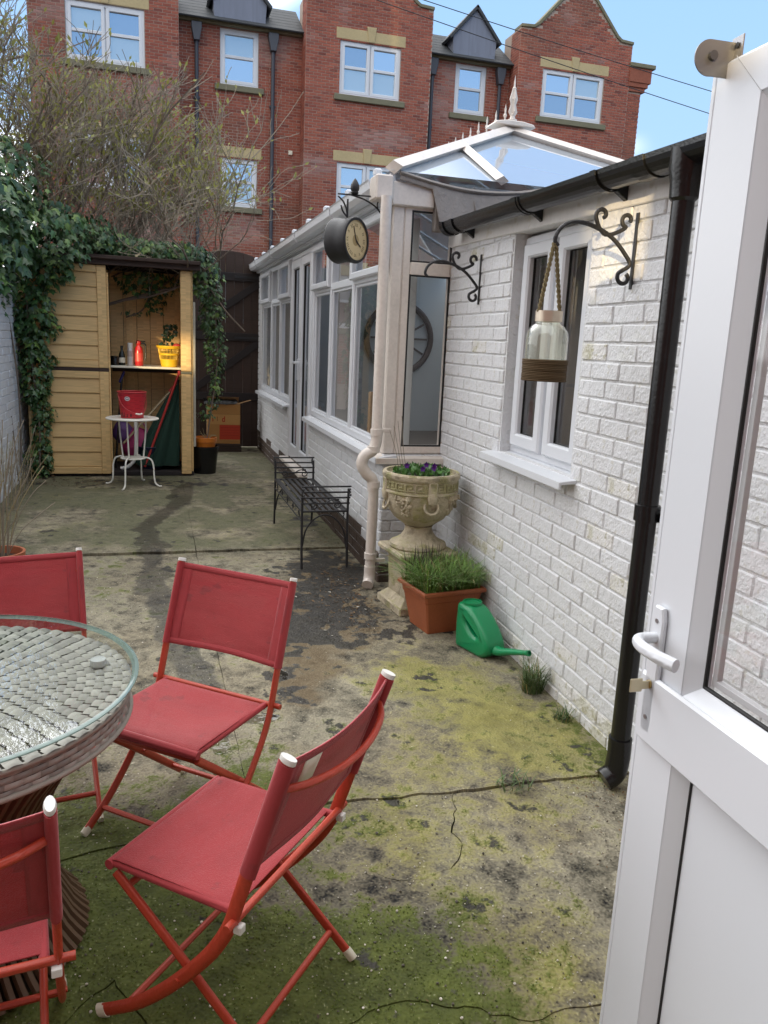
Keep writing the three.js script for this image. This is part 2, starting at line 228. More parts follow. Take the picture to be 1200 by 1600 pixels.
// ---------------------------------------------------------------- the ground: cracked concrete yard slabs over soil
const gau = (x, z, cx, cz, rx, rz) => Math.exp(-((x - cx) ** 2) / (rx * rx) - ((z - cz) ** 2) / (rz * rz));
const stream = [[.30, -8.6], [.22, -7.7], [.05, -7.1], [-.10, -6.6], [-.02, -6.0], [-.04, -5.2], [.03, -4.6], [.12, -4.0], [.2, -3.3]];
const yardAt = (() => {
  return (x, z, out) => {
    const n1 = fbm(x * 1.6, z * 1.6, 101, 4), n2 = fbm(x * 7, z * 7, 102, 4), n3 = fbm(x * 32, z * 32, 103, 3), n4 = vnoise(x * 190, z * 190, 104), n5 = vnoise(x * 95 + 3, z * 95, 105), n6 = fbm(x * 3.3, z * 3.3, 106, 4), n7 = fbm(x * 15, z * 15, 107, 5), gn = (n3 - .5) * .30 + (n4 - .5) * .16 + (n7 - .5) * .3;
    let r = .255, g = .222, b = .155, rough = .88, h = .5 + (n3 - .5) * .45 + (n4 - .5) * .35 + (n7 - .5) * .5;
    const tone = .54 + .55 * n1 + 1.0 * (n2 - .5) + .7 * (n3 - .5) + 1.1 * (n7 - .5) + .5 * (n4 - .5); r *= tone; g *= tone; b *= tone;
    const pale = sstep(.5, .72, n6 + .22 * gau(x, z, 1.05, -1.95, .28, .18) + .2 * gau(x, z, .85, -3.35, .25, .3) + .16 * gau(x, z, .15, -4.6, .5, .6) + .1 * gau(x, z, 1.0, -2.0, .5, .3));
    r = mix(r, .31 * tone + .05, pale * .6); g = mix(g, .285 * tone + .045, pale * .6); b = mix(b, .215 * tone + .03, pale * .6);
    // yellow-green algae, then the darker moss
    const ye = sstep(.38, .68, gn * .8 + n2 * .4 + n1 * .25 + .42 * gau(x, z, 1.45, -2.85, .34, .5) + .24 * gau(x, z, 1.2, -3.4, .3, .35) + .22 * gau(x, z, .8, -2.0, .5, .35) + .22 * gau(x, z, .9, -1.5, .4, .3) + .16 * gau(x, z, .7, -2.5, .4, .3));
    { const k = .62 + .8 * n7; r = mix(r, .245 * k, ye * .74); g = mix(g, .228 * k, ye * .74); b = mix(b, .045 * k, ye * .74); }
    const mo = sstep(.40, .60, gn + n2 * .42 + n6 * .22 + .40 * gau(x, z, -.2, -2.15, .45, .55) + .46 * gau(x, z, .0, -1.5, .6, .4) + .32 * gau(x, z, .55, -1.6, .4, .3) + .2 * gau(x, z, .3, -2.5, .4, .3) + .12 * gau(x, z, 1.75, -2.6, .1, .6) + .12 * gau(x, z, -.5, -5.2, .8, .7));
    { const k = .5 + 1.0 * n7 + .3 * (n4 - .5); r = mix(r, .066 * k, mo * .93); g = mix(g, .086 * k, mo * .93); b = mix(b, .008 * k, mo * .93); h += mo * (n3 - .3) * .5; }
    const ol = sstep(.35, .6, n6 * .6 + n2 * .2 + .12 * sstep(-5.6, -6.4, z)) * sstep(-5.6, -6.0, z); // film on the far slabs
    r = mix(r, .085, ol * .75); g = mix(g, .088, ol * .75); b = mix(b, .042, ol * .75);
    // black, sooty wet stain below the white downpipe and the dark trickle down the yard
    let st = .72 * gau(x, z, .98, -4.75, .30, .62) + .62 * gau(x, z, 1.22, -5.3, .28, .5) + .42 * gau(x, z, .72, -4.05, .25, .45) + .34 * gau(x, z, 1.15, -4.15, .3, .3) + .4 * gau(x, z, .62, -3.3, .14, .35) + .42 * gau(x, z, -.45, -8.75, .8, .22) + .36 * gau(x, z, .5, -8.6, .5, .25) + .3 * gau(x, z, 1.3, -7, .12, 1.5);
    const bl = sstep(.37, .50, st + (n2 - .5) * 1.1 + (n7 - .5) * 1.1 + (n4 - .5) * .12);
    const br = sstep(.30, .50, st * .95 + .35 * gau(x, z, .75, -3.7, .35, .5) + (n2 - .5) * .5) * (1 - bl);
    r = mix(r, .13, br * .7); g = mix(g, .088, br * .7); b = mix(b, .042, br * .7);
    { const k = .2 + 2.4 * n7 * n7 + .5 * sstep(.7, .9, n4); r = mix(r, .018 * k, bl * .95); g = mix(g, .0155 * k, bl * .95); b = mix(b, .013 * k, bl * .95); rough = mix(rough, mix(.42, .8, n2), bl); h += bl * (n7 - .5) * .5; }
    let ds = 9; for (let i = 0; i < stream.length - 1; i++) { const [ax, az] = stream[i], [bx2, bz] = stream[i + 1], ux = bx2 - ax, uz = bz - az, t = clamp(((x - ax) * ux + (z - az) * uz) / (ux * ux + uz * uz)), d = Math.hypot(x - ax - ux * t, (z - az - uz * t)) ; if (d < ds) ds = d; }
    const wt = sstep(.02, -.02, ds - .10 - (n2 - .5) * .16 - (n1 - .5) * .12);
    const wk = mix(1, .36, wt); r *= wk; g *= wk; b *= wk * .98; rough = mix(rough, .5, wt);
    const pud = sstep(.52, .60, .75 * gau(x, z, .23, -2.95, .07, .17) + .75 * gau(x, z, .42, -3.12, .13, .07) + .6 * gau(x, z, .58, -3.55, .06, .16) + (n2 - .5) * .25 + (n3 - .5) * .2);
    if (pud > 0) { r *= mix(1, .55, pud); g *= mix(1, .55, pud); b *= mix(1, .55, pud); rough = mix(rough, .06, pud); h = mix(h, .35 + .1 * n3, pud); }
    // grit and exposed aggregate
    const gr = sstep(.90, .96, n4) * (1 - bl * .7); r += gr * .14; g += gr * .13; b += gr * .10;
    const dk = sstep(.10, .04, n4); r *= 1 - dk * .45; g *= 1 - dk * .45; b *= 1 - dk * .45;
    const g2 = sstep(.955, .975, n5); r += g2 * .22; g += g2 * .21; b += g2 * .18;
    out[5] = mo; out[6] = ye; out[7] = bl; out[0] = r; out[1] = g; out[2] = b; out[3] = rough; out[4] = h;
  };
})();
function yardMaterial(z0, z1, w, h) {
  const o = [0, 0, 0, 0, 0], x0 = -1.75, x1 = 1.95, C = new Uint8Array(w * h * 4), P = new Uint8Array(w * h * 4);
  const s8 = v => { v = clamp(v); return (v <= .0031308 ? v * 12.92 : 1.055 * Math.pow(v, 1 / 2.4) - .055) * 255; };
  for (let j = 0; j < h; j++) for (let i = 0; i < w; i++) {
    yardAt(mix(x0, x1, (i + .5) / w), mix(z0, z1, (j + .5) / h), o); const k = (j * w + i) * 4;
    C[k] = s8(o[0]); C[k + 1] = s8(o[1]); C[k + 2] = s8(o[2]); C[k + 3] = 255; P[k] = clamp(o[4]) * 255; P[k + 1] = clamp(o[3]) * 255; P[k + 2] = 0; P[k + 3] = 255;
  }
  const mk = (d, s) => { const t = new THREE.DataTexture(d, w, h, THREE.RGBAFormat); t.magFilter = THREE.LinearFilter; t.minFilter = THREE.LinearMipmapLinearFilter; t.generateMipmaps = true; if (s) t.colorSpace = THREE.SRGBColorSpace; t.needsUpdate = true; return t; };
  const c = mk(C, true), p = mk(P, false), bm = mk(P, false);
  const m = new THREE.MeshStandardMaterial({ map: c, roughnessMap: p, roughness: 1, bumpMap: bm, bumpScale: .012 });
  m.userData.box = [x0, x1, z0, z1]; return m;
}
const yardNear = yardMaterial(-6.0, .8, 1400, 2048), yardFar = yardMaterial(-12.4, -5.7, 1024, 1400);
{
  const g = mesh('ground', new THREE.PlaneGeometry(240, 240).rotateX(-Math.PI / 2).translate(0, -.075, 0), M.soil); struct(g); buv(g.geometry, .2);
  const yard = new THREE.Group(); yard.name = 'concrete_yard'; yard.userData = { kind: 'structure' }; scene.add(yard);
  const jag = (pts, amp, step) => { const out = []; for (let i = 0; i < pts.length - 1; i++) { const [a, b] = [pts[i], pts[i + 1]], L = Math.hypot(b[0] - a[0], b[1] - a[1]), n = Math.max(1, Math.round(L / step)); for (let k = 0; k < n; k++) { const t = k / n, x = mix(a[0], b[0], t), z = mix(a[1], b[1], t); const e = k ? amp : 0; out.push([x + (fbm(x * 16, z * 16, 61, 4) - .5) * 2.4 * e, z + (fbm(x * 16 + 40, z * 16, 62, 4) - .5) * 2.4 * e]); } } out.push(pts[pts.length - 1]); return out; };
  const XL = -1.75, XR = 1.93, J1 = -5.86;
  const j1L = jag([[XL, J1], [.28, J1]], .012, .08), j1R = jag([[.28, J1], [XR, J1 + .01]], .012, .08);
  const longFar = jag([[.28, -12.3], [.28, J1]], .006, .2), longNear = jag([[.28, J1], [.30, -2.42]], .008, .1);
  const j2a = jag([[XL, -2.30], [-.25, -2.33], [-.02, -2.37]], .02, .05), j2b = jag([[-.02, -2.37], [.30, -2.42]], .02, .05), j2c = jag([[.30, -2.42], [.62, -2.445], [1.03, -2.42]], .016, .04), j2d = jag([[1.03, -2.42], [1.45, -2.425], [XR, -2.40]], .012, .04);
  const cA = jag([[1.03, -2.42], [.985, -2.30], [.94, -2.20], [.935, -2.10], [.885, -2.035]], .022, .025);
  const cL = jag([[.885, -2.035], [.80, -2.0], [.70, -2.0], [.59, -2.09], [.44, -2.15], [.28, -2.19], [.10, -2.29], [-.02, -2.37]], .02, .025);
  const cR = jag([[.885, -2.035], [1.0, -1.93], [1.13, -1.865], [1.30, -1.85], [1.6, -1.84], [XR, -1.80]], .02, .025);
  const cN = jag([[XL, -1.55], [-.3, -1.62], [-.12, -1.80], [-.02, -1.62], [.25, -1.50], [.58, -1.57], [.86, -1.44], [1.2, -1.47], [XR, -1.42]], .022, .03);
  const rv = a => a.slice().reverse();
  const S = [
    [yardFar, [[[XL, -12.3], [.28, -12.3]], longFar, rv(j1L)], .018, [.0, .001, .006]],
    [yardFar, [[[.28, -12.3], [XR, -12.3]], rv(j1R).length ? [[XR, -12.3], [XR, J1 + .01]] : [], rv(j1R), rv(longFar)], .018, [0, 0, .006, .001]],
    [yardNear, [j1L, longNear, rv(j2b), rv(j2a)], 0, [.005, .0008, .0015, .002]],
    [yardNear, [j1R, [[XR, J1 + .01], [XR, -2.40]], rv(j2d), rv(j2c), rv(longNear)], .004, [.005, 0, .0025, .002, .0008]],
    [yardNear, [j2d, [[XR, -2.40], [XR, -1.80]], rv(cR), rv(cA)], -.004, [.0025, 0, .0008, .0018]],
    [yardNear, [j2b, j2c, cA, cL], -.003, [.0015, .002, .0018, .0012]],
    [yardNear, [j2a, rv(cL), cR, [[XR, -1.80], [XR, -1.42]], rv(cN), [[XL, -1.55], [XL, -2.30]]], -.002, [.002, .0012, .0008, 0, .0008, 0]],
    [yardNear, [cN, [[XR, -1.42], [XR, .75]], [[XR, .75], [XL, .75]], [[XL, .75], [XL, -1.55]]], -.005, [.0008, 0, 0, 0]],
  ];
  S.forEach(([mat, edges, top, gaps]) => {
    const P = [], G = []; edges.forEach((e, k) => e.slice(0, -1).forEach((p, i) => { P.push(p); G.push(i ? gaps[k] : Math.max(gaps[k], gaps[(k + gaps.length - 1) % gaps.length])); }));
    let A = 0; P.forEach((p, i) => { const q = P[(i + 1) % P.length]; A += p[0] * q[1] - q[0] * p[1]; }); const sg = Math.sign(A);
    const Q = P.map((p, i) => { const a = P[(i + P.length - 1) % P.length], b = P[(i + 1) % P.length]; let nx = -(b[1] - a[1]) * sg, nz = (b[0] - a[0]) * sg; const l = Math.hypot(nx, nz) || 1; const w = G[i] * (.2 + 2.2 * Math.pow(vnoise(p[0] * 17, p[1] * 17, 66), 1.6)); return [p[0] + nx / l * w, p[1] + nz / l * w]; });
    const g = new THREE.ExtrudeGeometry(new THREE.Shape(Q.map(p => new THREE.Vector2(p[0], -p[1]))), { depth: .06, bevelEnabled: false }).rotateX(-Math.PI / 2).translate(0, top - .06, 0);
    const p = g.attributes.position, uv = g.attributes.uv, [x0, x1, z0, z1] = mat.userData.box;
    for (let i = 0; i < p.count; i++) uv.setXY(i, (p.getX(i) - x0) / (x1 - x0), (p.getZ(i) - z0) / (z1 - z0));
    mesh('slab', g, mat, yard);
  });
}

// ---------------------------------------------------------------- bricks
const whiteBricks = [...Array(7)].map((_, i) => { const g = cbox(.2165, .0675, .05, .0045, .0016, i + 1); return g; });
const whiteHalf = [...Array(3)].map((_, i) => cbox(.104, .0675, .05, .0045, .0016, i + 21));
function brickWall(parent, place, x0, x1, y0, y1, open, matFor, cap = 1e9, mergeRest = true) {
  // stretcher bond; place(localX, y) puts a geometry's centre; open(x,y) true where no brick belongs
  const rest = {}; let count = 0; const out = [];
  const rows = Math.round((y1 - y0) / .0755);
  for (let r = 0; r < rows; r++) {
    const y = y0 + (r + .5) * .0755, off = (r % 2 ? .1125 : .0) + (hash2(r, 7, 3) - .5) * .05 + .03;
    for (let x = x0 - off; x < x1 - .02; x += .225) {
      let a = Math.max(x, x0), b = Math.min(x + .225, x1); if (b - a < .05) continue;
      // cut at openings
      const segs = []; let s = null; for (let q = a; q <= b + 1e-6; q += .0125) { const inside = !open(q, y); if (inside && s === null) s = q; if ((!inside || q + .0125 > b + 1e-6) && s !== null) { segs.push([s, inside ? b : q - .0125]); s = null; } }
      for (const [c, d] of segs) if (d - c > .035) out.push([(c + d) / 2, y, d - c]);
    }
  }
  return out;
}
function layBricks(parent, list, mat, xform, isPart, seed) { // xform(mesh, x, y)
  const rest = [], rg = mulberry(seed);
  for (const [x, y, w] of list) {
    const v = w < .13 ? whiteHalf[Math.floor(rg() * 3)] : whiteBricks[Math.floor(rg() * 7)], k = (w - .008) / (w < .13 ? .104 : .2165), dz = (rg() - .5) * .0035, rz = (rg() - .5) * .012, m2 = typeof mat === 'function' ? mat(x, y) : mat;
    if (isPart(x, y)) { const m = mesh('brick', v, m2, parent); m.scale.set(k, 1, 1); xform(m, x, y, dz); m.rotation.z += rz; }
    else { const g = v.clone().scale(k, 1, 1).translate(x, y, dz); rest.push(g); }
  }
  return rest;
}

// ---------------------------------------------------------------- windows in a wall plane (local x along, y up, z out)
function winPane(parent, x0, y0, x1, y1, z, mat = M.glass) { const g = buv(new THREE.PlaneGeometry(x1 - x0, y1 - y0).translate((x0 + x1) / 2, (y0 + y1) / 2, z)); return mesh('pane', g, mat, parent); }

// ---------------------------------------------------------------- the terrace of brick houses beyond the lane
{
  const t = thing('brick_terrace', 'long red brick terrace with gables, dormers and white windows behind the yard', 'building', [4.5, 0, -19]);
  const put = (n, g, m, p = t) => mesh(n, p === t ? g.translate(-4.5, 0, 19) : g, m, p);
  const ZB = -18.6, ZR = -19.1;
  const gable = (xl, xr, ys, ya) => { const c = (xl + xr) / 2, w = (xr - xl) / 2; return [[xl, .0], [xr, .0], [xr, ys], [xr - .32, ys + .02], [xr - .44, ys + .10], [c + .12, ya - .03], [c - .12, ya - .03], [xl + .44, ys + .10], [xl + .32, ys + .02], [xl, ys]]; };
  const inPoly = (P, x, y) => { let c = false; for (let i = 0, j = P.length - 1; i < P.length; j = i++) { if ((P[i][1] > y) !== (P[j][1] > y) && x < (P[j][0] - P[i][0]) * (y - P[i][1]) / (P[j][1] - P[i][1]) + P[i][0]) c = !c; } return c; };
  const bays = [
    { P: gable(-2.30, .60, 8.92, 10.1), w: [[-1.60, 6.93, -.08, 8.03], [-1.60, 4.50, -.08, 5.58], [-1.6, 1.9, -.08, 3.1]] },
    { P: gable(3.27, 6.14, 8.92, 10.1), w: [[4.03, 6.95, 5.42, 8.06], [4.03, 4.50, 5.42, 5.56], [4.03, 1.9, 5.42, 3.1]] },
    { P: gable(8.29, 11.24, 8.90, 10.02), w: [[8.93, 7.05, 10.56, 8.12], [8.93, 4.5, 10.56, 5.56]] },
  ];
  const recs = [
    { x0: .60, x1: 3.27, w: [[1.48, 6.98, 2.31, 8.10], [1.50, 4.47, 2.30, 5.50], [1.5, 1.9, 2.3, 3.0]], top: 8.16 },
    { x0: 6.14, x1: 8.29, w: [[6.92, 7.02, 7.70, 8.12], [6.92, 4.5, 7.70, 5.5]], top: 8.16 },
  ];
  const bricks = [], c3 = new THREE.Color(), mt = new THREE.Matrix4(), q0 = new THREE.Quaternion();
  const rb = mulberry(77);
  const brickCol = (x, y) => {
    const v = rb(), n = fbm(x * .9, y * .9, 91, 4), eff = sstep(.56, .74, fbm(x * 1.1 + 7, y * 1.3, 92, 5)) * (.3 + .7 * rb()), grime = sstep(.55, .75, fbm(x * .7 + 30, y * .5, 93, 4));
    let r = mix(.30, .43, v), g = mix(.085, .135, v), b = mix(.058, .085, v); if (rb() < .12) { r *= .7; g *= .72; b *= .8; }
    r *= .8 + .4 * n; g *= .8 + .4 * n; b *= .8 + .4 * n;
    if (y < 3.98 && y > 3.72) { r *= 1.2; g *= 1.35; b *= 1.3; }
    r = mix(r, .50, eff * .6); g = mix(g, .36, eff * .6); b = mix(b, .33, eff * .6); r = mix(r, .13, grime * .35); g = mix(g, .085, grime * .35); b = mix(b, .055, grime * .35);
    return c3.setRGB(r, g, b).clone();
  };
  const addBricks = (x0, x1, y0, y1, z, ok, side = 0, cuts = []) => {
    const CH = .0595, BL = .178, rows = Math.round((y1 - y0) / CH);
    for (let r = 0; r < rows; r++) for (let x = x0 - (r % 2 ? BL / 2 : 0); x < x1; x += BL) {
      let a0 = Math.max(x, x0), b0 = Math.min(x + BL, x1); const y = y0 + (r + .5) * CH;
      let segs = [[a0, b0]]; for (const [wx0, wy0, wx1, wy1] of side ? [] : cuts) if (y > wy0 && y < wy1) segs = segs.flatMap(([p, q]) => q <= wx0 || p >= wx1 ? [[p, q]] : [[p, wx0], [wx1, q]]);
      for (const [a, b] of segs) { const c = (a + b) / 2; if (b - a < .04 || !ok(c, y, a, b)) continue;
      const dz = (rb() - .5) * .004; // sunk in the mortar bed, 6 mm proud
      if (!side) mt.compose(V(c - 4.5, y, z + 19 + dz), q0, V(b - a - .0105, .0485, .03)); else mt.compose(V(z - 4.5 + dz, y, c + 19), q0, V(.03, .0485, b - a - .0105));
      bricks.push({ m: mt.clone(), c: brickCol(side ? z : c, y) }); }
    }
  };
  const hit = (w, a, b, y, e = 0) => w.some(([x0, y0, x1, y1]) => b > x0 - e && a < x1 + e && y > y0 - e * 2 && y < y1 + .27);
  const window2 = (x0, y0, x1, y1, z, lights, lintel) => {
    const fr = put('window', ringFrame(x0, y0, x1, y1, .06, .09, .008).translate(0, 0, z - .10), M.upvc);
    const L = (x1 - x0 - .06) / lights, sub = (n, g, m) => { const k = mesh(n, g.translate(-4.5, 0, 19), m, fr); return k; };
    for (let i = 0; i < lights; i++) {
      const a = x0 + .03 + i * L, b = a + L;
      sub('casement', ringFrame(a + .012, y0 + .04, b - .012, y1 - .04, .07, .07, .008).translate(0, 0, z - .075), M.upvc);
      const ym = y0 + (y1 - y0) * .52; sub('transom', bx(a + .05, b - .05, ym - .03, ym + .03, z - .075, z - .02, .006), M.upvc);
      const pk = () => [M.windowSky, M.windowPale, M.windowDim][Math.floor(rb() * 3)];
      sub('pane', buv(new THREE.PlaneGeometry(L - .1, y1 - ym - .06).translate((a + b) / 2, (ym + y1) / 2, z - .055)).rotateX(0), pk()); sub('pane', buv(new THREE.PlaneGeometry(L - .1, ym - y0 - .06).translate((a + b) / 2, (y0 + ym) / 2, z - .057)), pk());
    }
    if (lights > 1) sub('mullion', bx((x0 + x1) / 2 - .03, (x0 + x1) / 2 + .03, y0 + .04, y1 - .04, z - .095, z - .04, .004), M.upvc);
    put('sill', bx(x0 - .12, x1 + .12, y0 - .13, y0 - .005, z - .05, z + .09, .012), M.sillStone);
    if (lintel) { put('lintel', bx(x0 - .1, x1 + .1, y1 + .005, y1 + .235, z - .05, z + .03, .01), M.lintel); if (lights > 1) put('keystone', extrude([[-.07, 0], [.07, 0], [.11, .31], [-.11, .31]], .1, [], .01).translate((x0 + x1) / 2, y1 + .003, z - .05), M.lintel); }
  };
  for (const B of bays) {
    const h = B.w.map(([a, b, c, d]) => rect(a, b, c, d).reverse());
    put('wall', extrude(B.P, .9, h).translate(0, 0, ZB - .9), M.mortar);
    const xs = B.P.map(p => p[0]), xl = Math.min(...xs), xr = Math.max(...xs), yt = Math.max(...B.P.map(p => p[1]));
    addBricks(xl, xr, 0.6, yt, ZB - .009, (c, y, a, b) => inPoly(B.P, a + .02, y) && inPoly(B.P, b - .02, y) && inPoly(B.P, c, y + .03), 0, B.w);
    addBricks(ZR, ZB, 0.6, 8.9, xl + .009, () => true, 1);
    // coping along the gable's edge
    const top = B.P.slice(2); for (let i = 0; i < top.length - 1; i++) { const [a, b] = [top[i], top[i + 1]], L = Math.hypot(b[0] - a[0], b[1] - a[1]) + .02, an = Math.atan2(b[1] - a[1], b[0] - a[0]); put('coping', cbox(L, .07, .40, .01).rotateZ(an).translate((a[0] + b[0]) / 2, (a[1] + b[1]) / 2 + .03, ZB - .16), M.sillStone); }
    B.w.forEach(w => window2(...w, ZB - .02, 2, true));
  }
  for (const Rr of recs) {
    put('wall', extrude(rect(Rr.x0, 0, Rr.x1, Rr.top), .4, Rr.w.map(([a, b, c, d]) => rect(a, b, c, Math.min(d, Rr.top - .02)).reverse())).translate(0, 0, ZR - .4), M.mortar);
    addBricks(Rr.x0, Rr.x1, .6, Rr.top - .02, ZR - .009, () => true, 0, Rr.w);
    Rr.w.forEach((w, i) => window2(...w, ZR - .02, 1, i > 0));
    // roof of slates in courses, gutter, slate-hung dormer
    const cs = []; for (let k = 0; k < 7; k++) { const y = Rr.top + .05 + k * .115, z = ZR + .16 - k * .17; cs.push(cbox(Rr.x1 - Rr.x0, .035, .23, .006).rotateX(.58).translate((Rr.x0 + Rr.x1) / 2, y, z)); }
    put('roof', merge(cs), M.slate);
    put('eaves_gutter', bx(Rr.x0, Rr.x1, Rr.top - .05, Rr.top + .03, ZR, ZR + .13, .02), M.sillStone);
    const [a, , b, ytw] = Rr.w[0], c = (a + b) / 2, hw = (b - a) / 2 + .22;
    const dm = put('dormer', extrude([[c - hw + .1, Rr.top - .02], [c + hw - .1, Rr.top - .02], [c + hw - .06, Rr.top + .52], [c + .05, Rr.top + 1.06], [c - .05, Rr.top + 1.06], [c - hw + .06, Rr.top + .52]], .9, [], .005).translate(0, 0, ZR - .78), M.cladding);
    for (const s of [-1, 1]) { const p = [c + s * (hw + .03), Rr.top + .40], q = [c - s * .02, Rr.top + 1.15], L = Math.hypot(q[0] - p[0], q[1] - p[1]); mesh('dormer_verge', cbox(L, .07, 1.1, .01).rotateZ(Math.atan2(q[1] - p[1], q[0] - p[0])).translate((p[0] + q[0]) / 2 - 4.5, (p[1] + q[1]) / 2, ZR - .36 + 19), M.slate, dm); }
  }
  const pipes = [[.98, ZR, 8.15], [2.62, ZR, 8.15], [6.32, ZR, 8.15], [8.02, ZR, 8.15]];
  for (const [x, z, y] of pipes) {
    const p = put('drainpipe', rod([x, .3, z + .09], [x, y - .3, z + .09], .042, 10), M.blackPipe ??= std([.055, .06, .075], .5, { map: rep(T.mottle, 2) }));
    mesh('hopper', extrude([[-.11, 0], [-.06, -.26], [.06, -.26], [.11, 0], [.11, .1], [-.11, .1]], .16, [], .01).translate(x - 4.5, y - .16, z + .02 + 19), M.blackPipe, p);
    for (const yy of [3.2, 5.0, 6.6]) mesh('pipe_clip', bx(x - .065 - 4.5, x + .065 - 4.5, yy, yy + .05, z + .01 + 19, z + .10 + 19, .01), M.blackPipe, p);
  }
  // end buttress with its corbelled cap
  put('buttress', bx(11.24, 11.62, 0, 7.9, ZB - .85, ZB - .05, .01), M.mortar);
  addBricks(11.25, 11.62, .6, 7.85, ZB - .056, () => true);
  put('corbel', merge([bx(11.22, 11.70, 7.9, 8.0, ZB - .9, ZB - .01), bx(11.22, 11.76, 8.0, 8.1, ZB - .9, ZB + .02), bx(11.22, 11.82, 8.1, 8.42, ZB - .9, ZB + .04)]), M.redBrickFar);
  put('corbel_cap', bx(11.2, 11.9, 8.42, 8.52, ZB - .95, ZB + .08, .015), M.sillStone);
  put('vent_box', bx(3.0, 3.09, 5.68, 5.77, ZR, ZR + .05, .006), M.cream);
  instanced('brick', cbox(1, 1, 1, .02), M.brickWhiteTint, bricks, t);
}

// ---------------------------------------------------------------- dark boarded gate at the end of the passage
{
  const Z = -11.62, t = thing('garden_gate', 'dark brown boarded gate with arched top and diagonal braces', 'gate', [.92, 0, Z]);
  const x0 = .36, x1 = 1.47, n = 9, w = (x1 - x0) / n, arch = x => 2.42 + .34 * Math.sqrt(Math.max(0, 1 - ((x - 1.02) / .62) ** 2));
  for (let i = 0; i < n; i++) { const a = x0 + i * w + .001, b = a + w - .002, pl = mesh('plank', extrude([[a - .92, .03], [b - .92, .03], [b - .92, arch(b)], [a - .92, arch(a)]], .022, [], .003).translate(0, 0, R(-.003, .003)), M.darkWood, t); }
  for (const y of [.70, 1.54, 2.36]) mesh('ledge', bx(x0 - .92, x1 - .92, y, y + .11, .022, .05, .005), M.blackWood, t);
  for (const [ya, yb] of [[.81, 1.52], [1.66, 2.34]]) { const L = Math.hypot(.95, yb - ya); mesh('brace', cbox(L, .1, .026, .004).rotateZ(Math.atan2(yb - ya, .95)).translate(0.04, (ya + yb) / 2, .034), M.blackWood, t); }
  mesh('hinge', bx(.18, .53, 1.57, 1.60, .05, .056, .001), M.iron, t); mesh('hinge', bx(.18, .53, 2.40, 2.43, .05, .056, .001), M.iron, t);
}
{ // back garden wall the shed stands against, mostly under ivy
  const t = thing('back_garden_wall', 'low red brick wall behind the cream shed, under ivy', 'wall', [-.7, 0, -10.5]);
  mesh('core', bx(-3, 1.02, -.05, 2.25, -.12, .1, .01), M.mortar, t);
  const l = []; const c3 = new THREE.Color(); const rb = mulberry(5); for (let r = 0; r < 30; r++) for (let i = 0; i < 18; i++) { const x = -3 + i * .225 + (r % 2) * .1; if (x > .9) continue; const k = R(.75, 1.2); l.push({ m: new THREE.Matrix4().compose(V(x + .11, r * .075 + .04, .095), new THREE.Quaternion(), V(.214, .064, .03)), c: c3.setRGB(.27 * k, .085 * k, .055 * k).clone() }); }
  instanced('brick', cbox(1, 1, 1, .02), M.brickWhiteTint, l, t);
}

// ---------------------------------------------------------------- white brick wall on the left, under the ivy
{
  const X = -1.36, t = thing('boundary_wall', 'rough white painted brick boundary wall at the left under ivy', 'wall', [X, 0, -7.5]);
  mesh('core', merge([bx(-.22, -.012, -.06, 2.15, -3.3, .35, .01), bx(-.22, -.012, -.06, 1.5, .351, 3.3, .01)]), M.whiteMortar, t);  // near stretch, out of view, cut low to let sun reach the shed
  const list = brickWall(t, null, -1.5, 3.2, -.03, 2.1, (x, y) => x < -.36 && y > 1.47);
  const rest = layBricks(t, list, (x, y) => y < .5 && hash2(Math.round(x * 99), Math.round(y * 99), 4) < .6 ? M.dirtyBrick : M.whiteBrick, (m, x, y, dz) => { m.position.set(-.03 + dz * 2.2, y, -x); m.rotation.y = Math.PI / 2; m.rotation.order = 'YXZ'; }, (x, y) => x < 1.7 && x > -.7 && y < 1.9, 3);
  const g = merge(rest); g.rotateY(Math.PI / 2).translate(-.03, 0, 0); mesh('brick_remainder', g, M.whiteBrick, t).userData.kind = 'stuff';
}

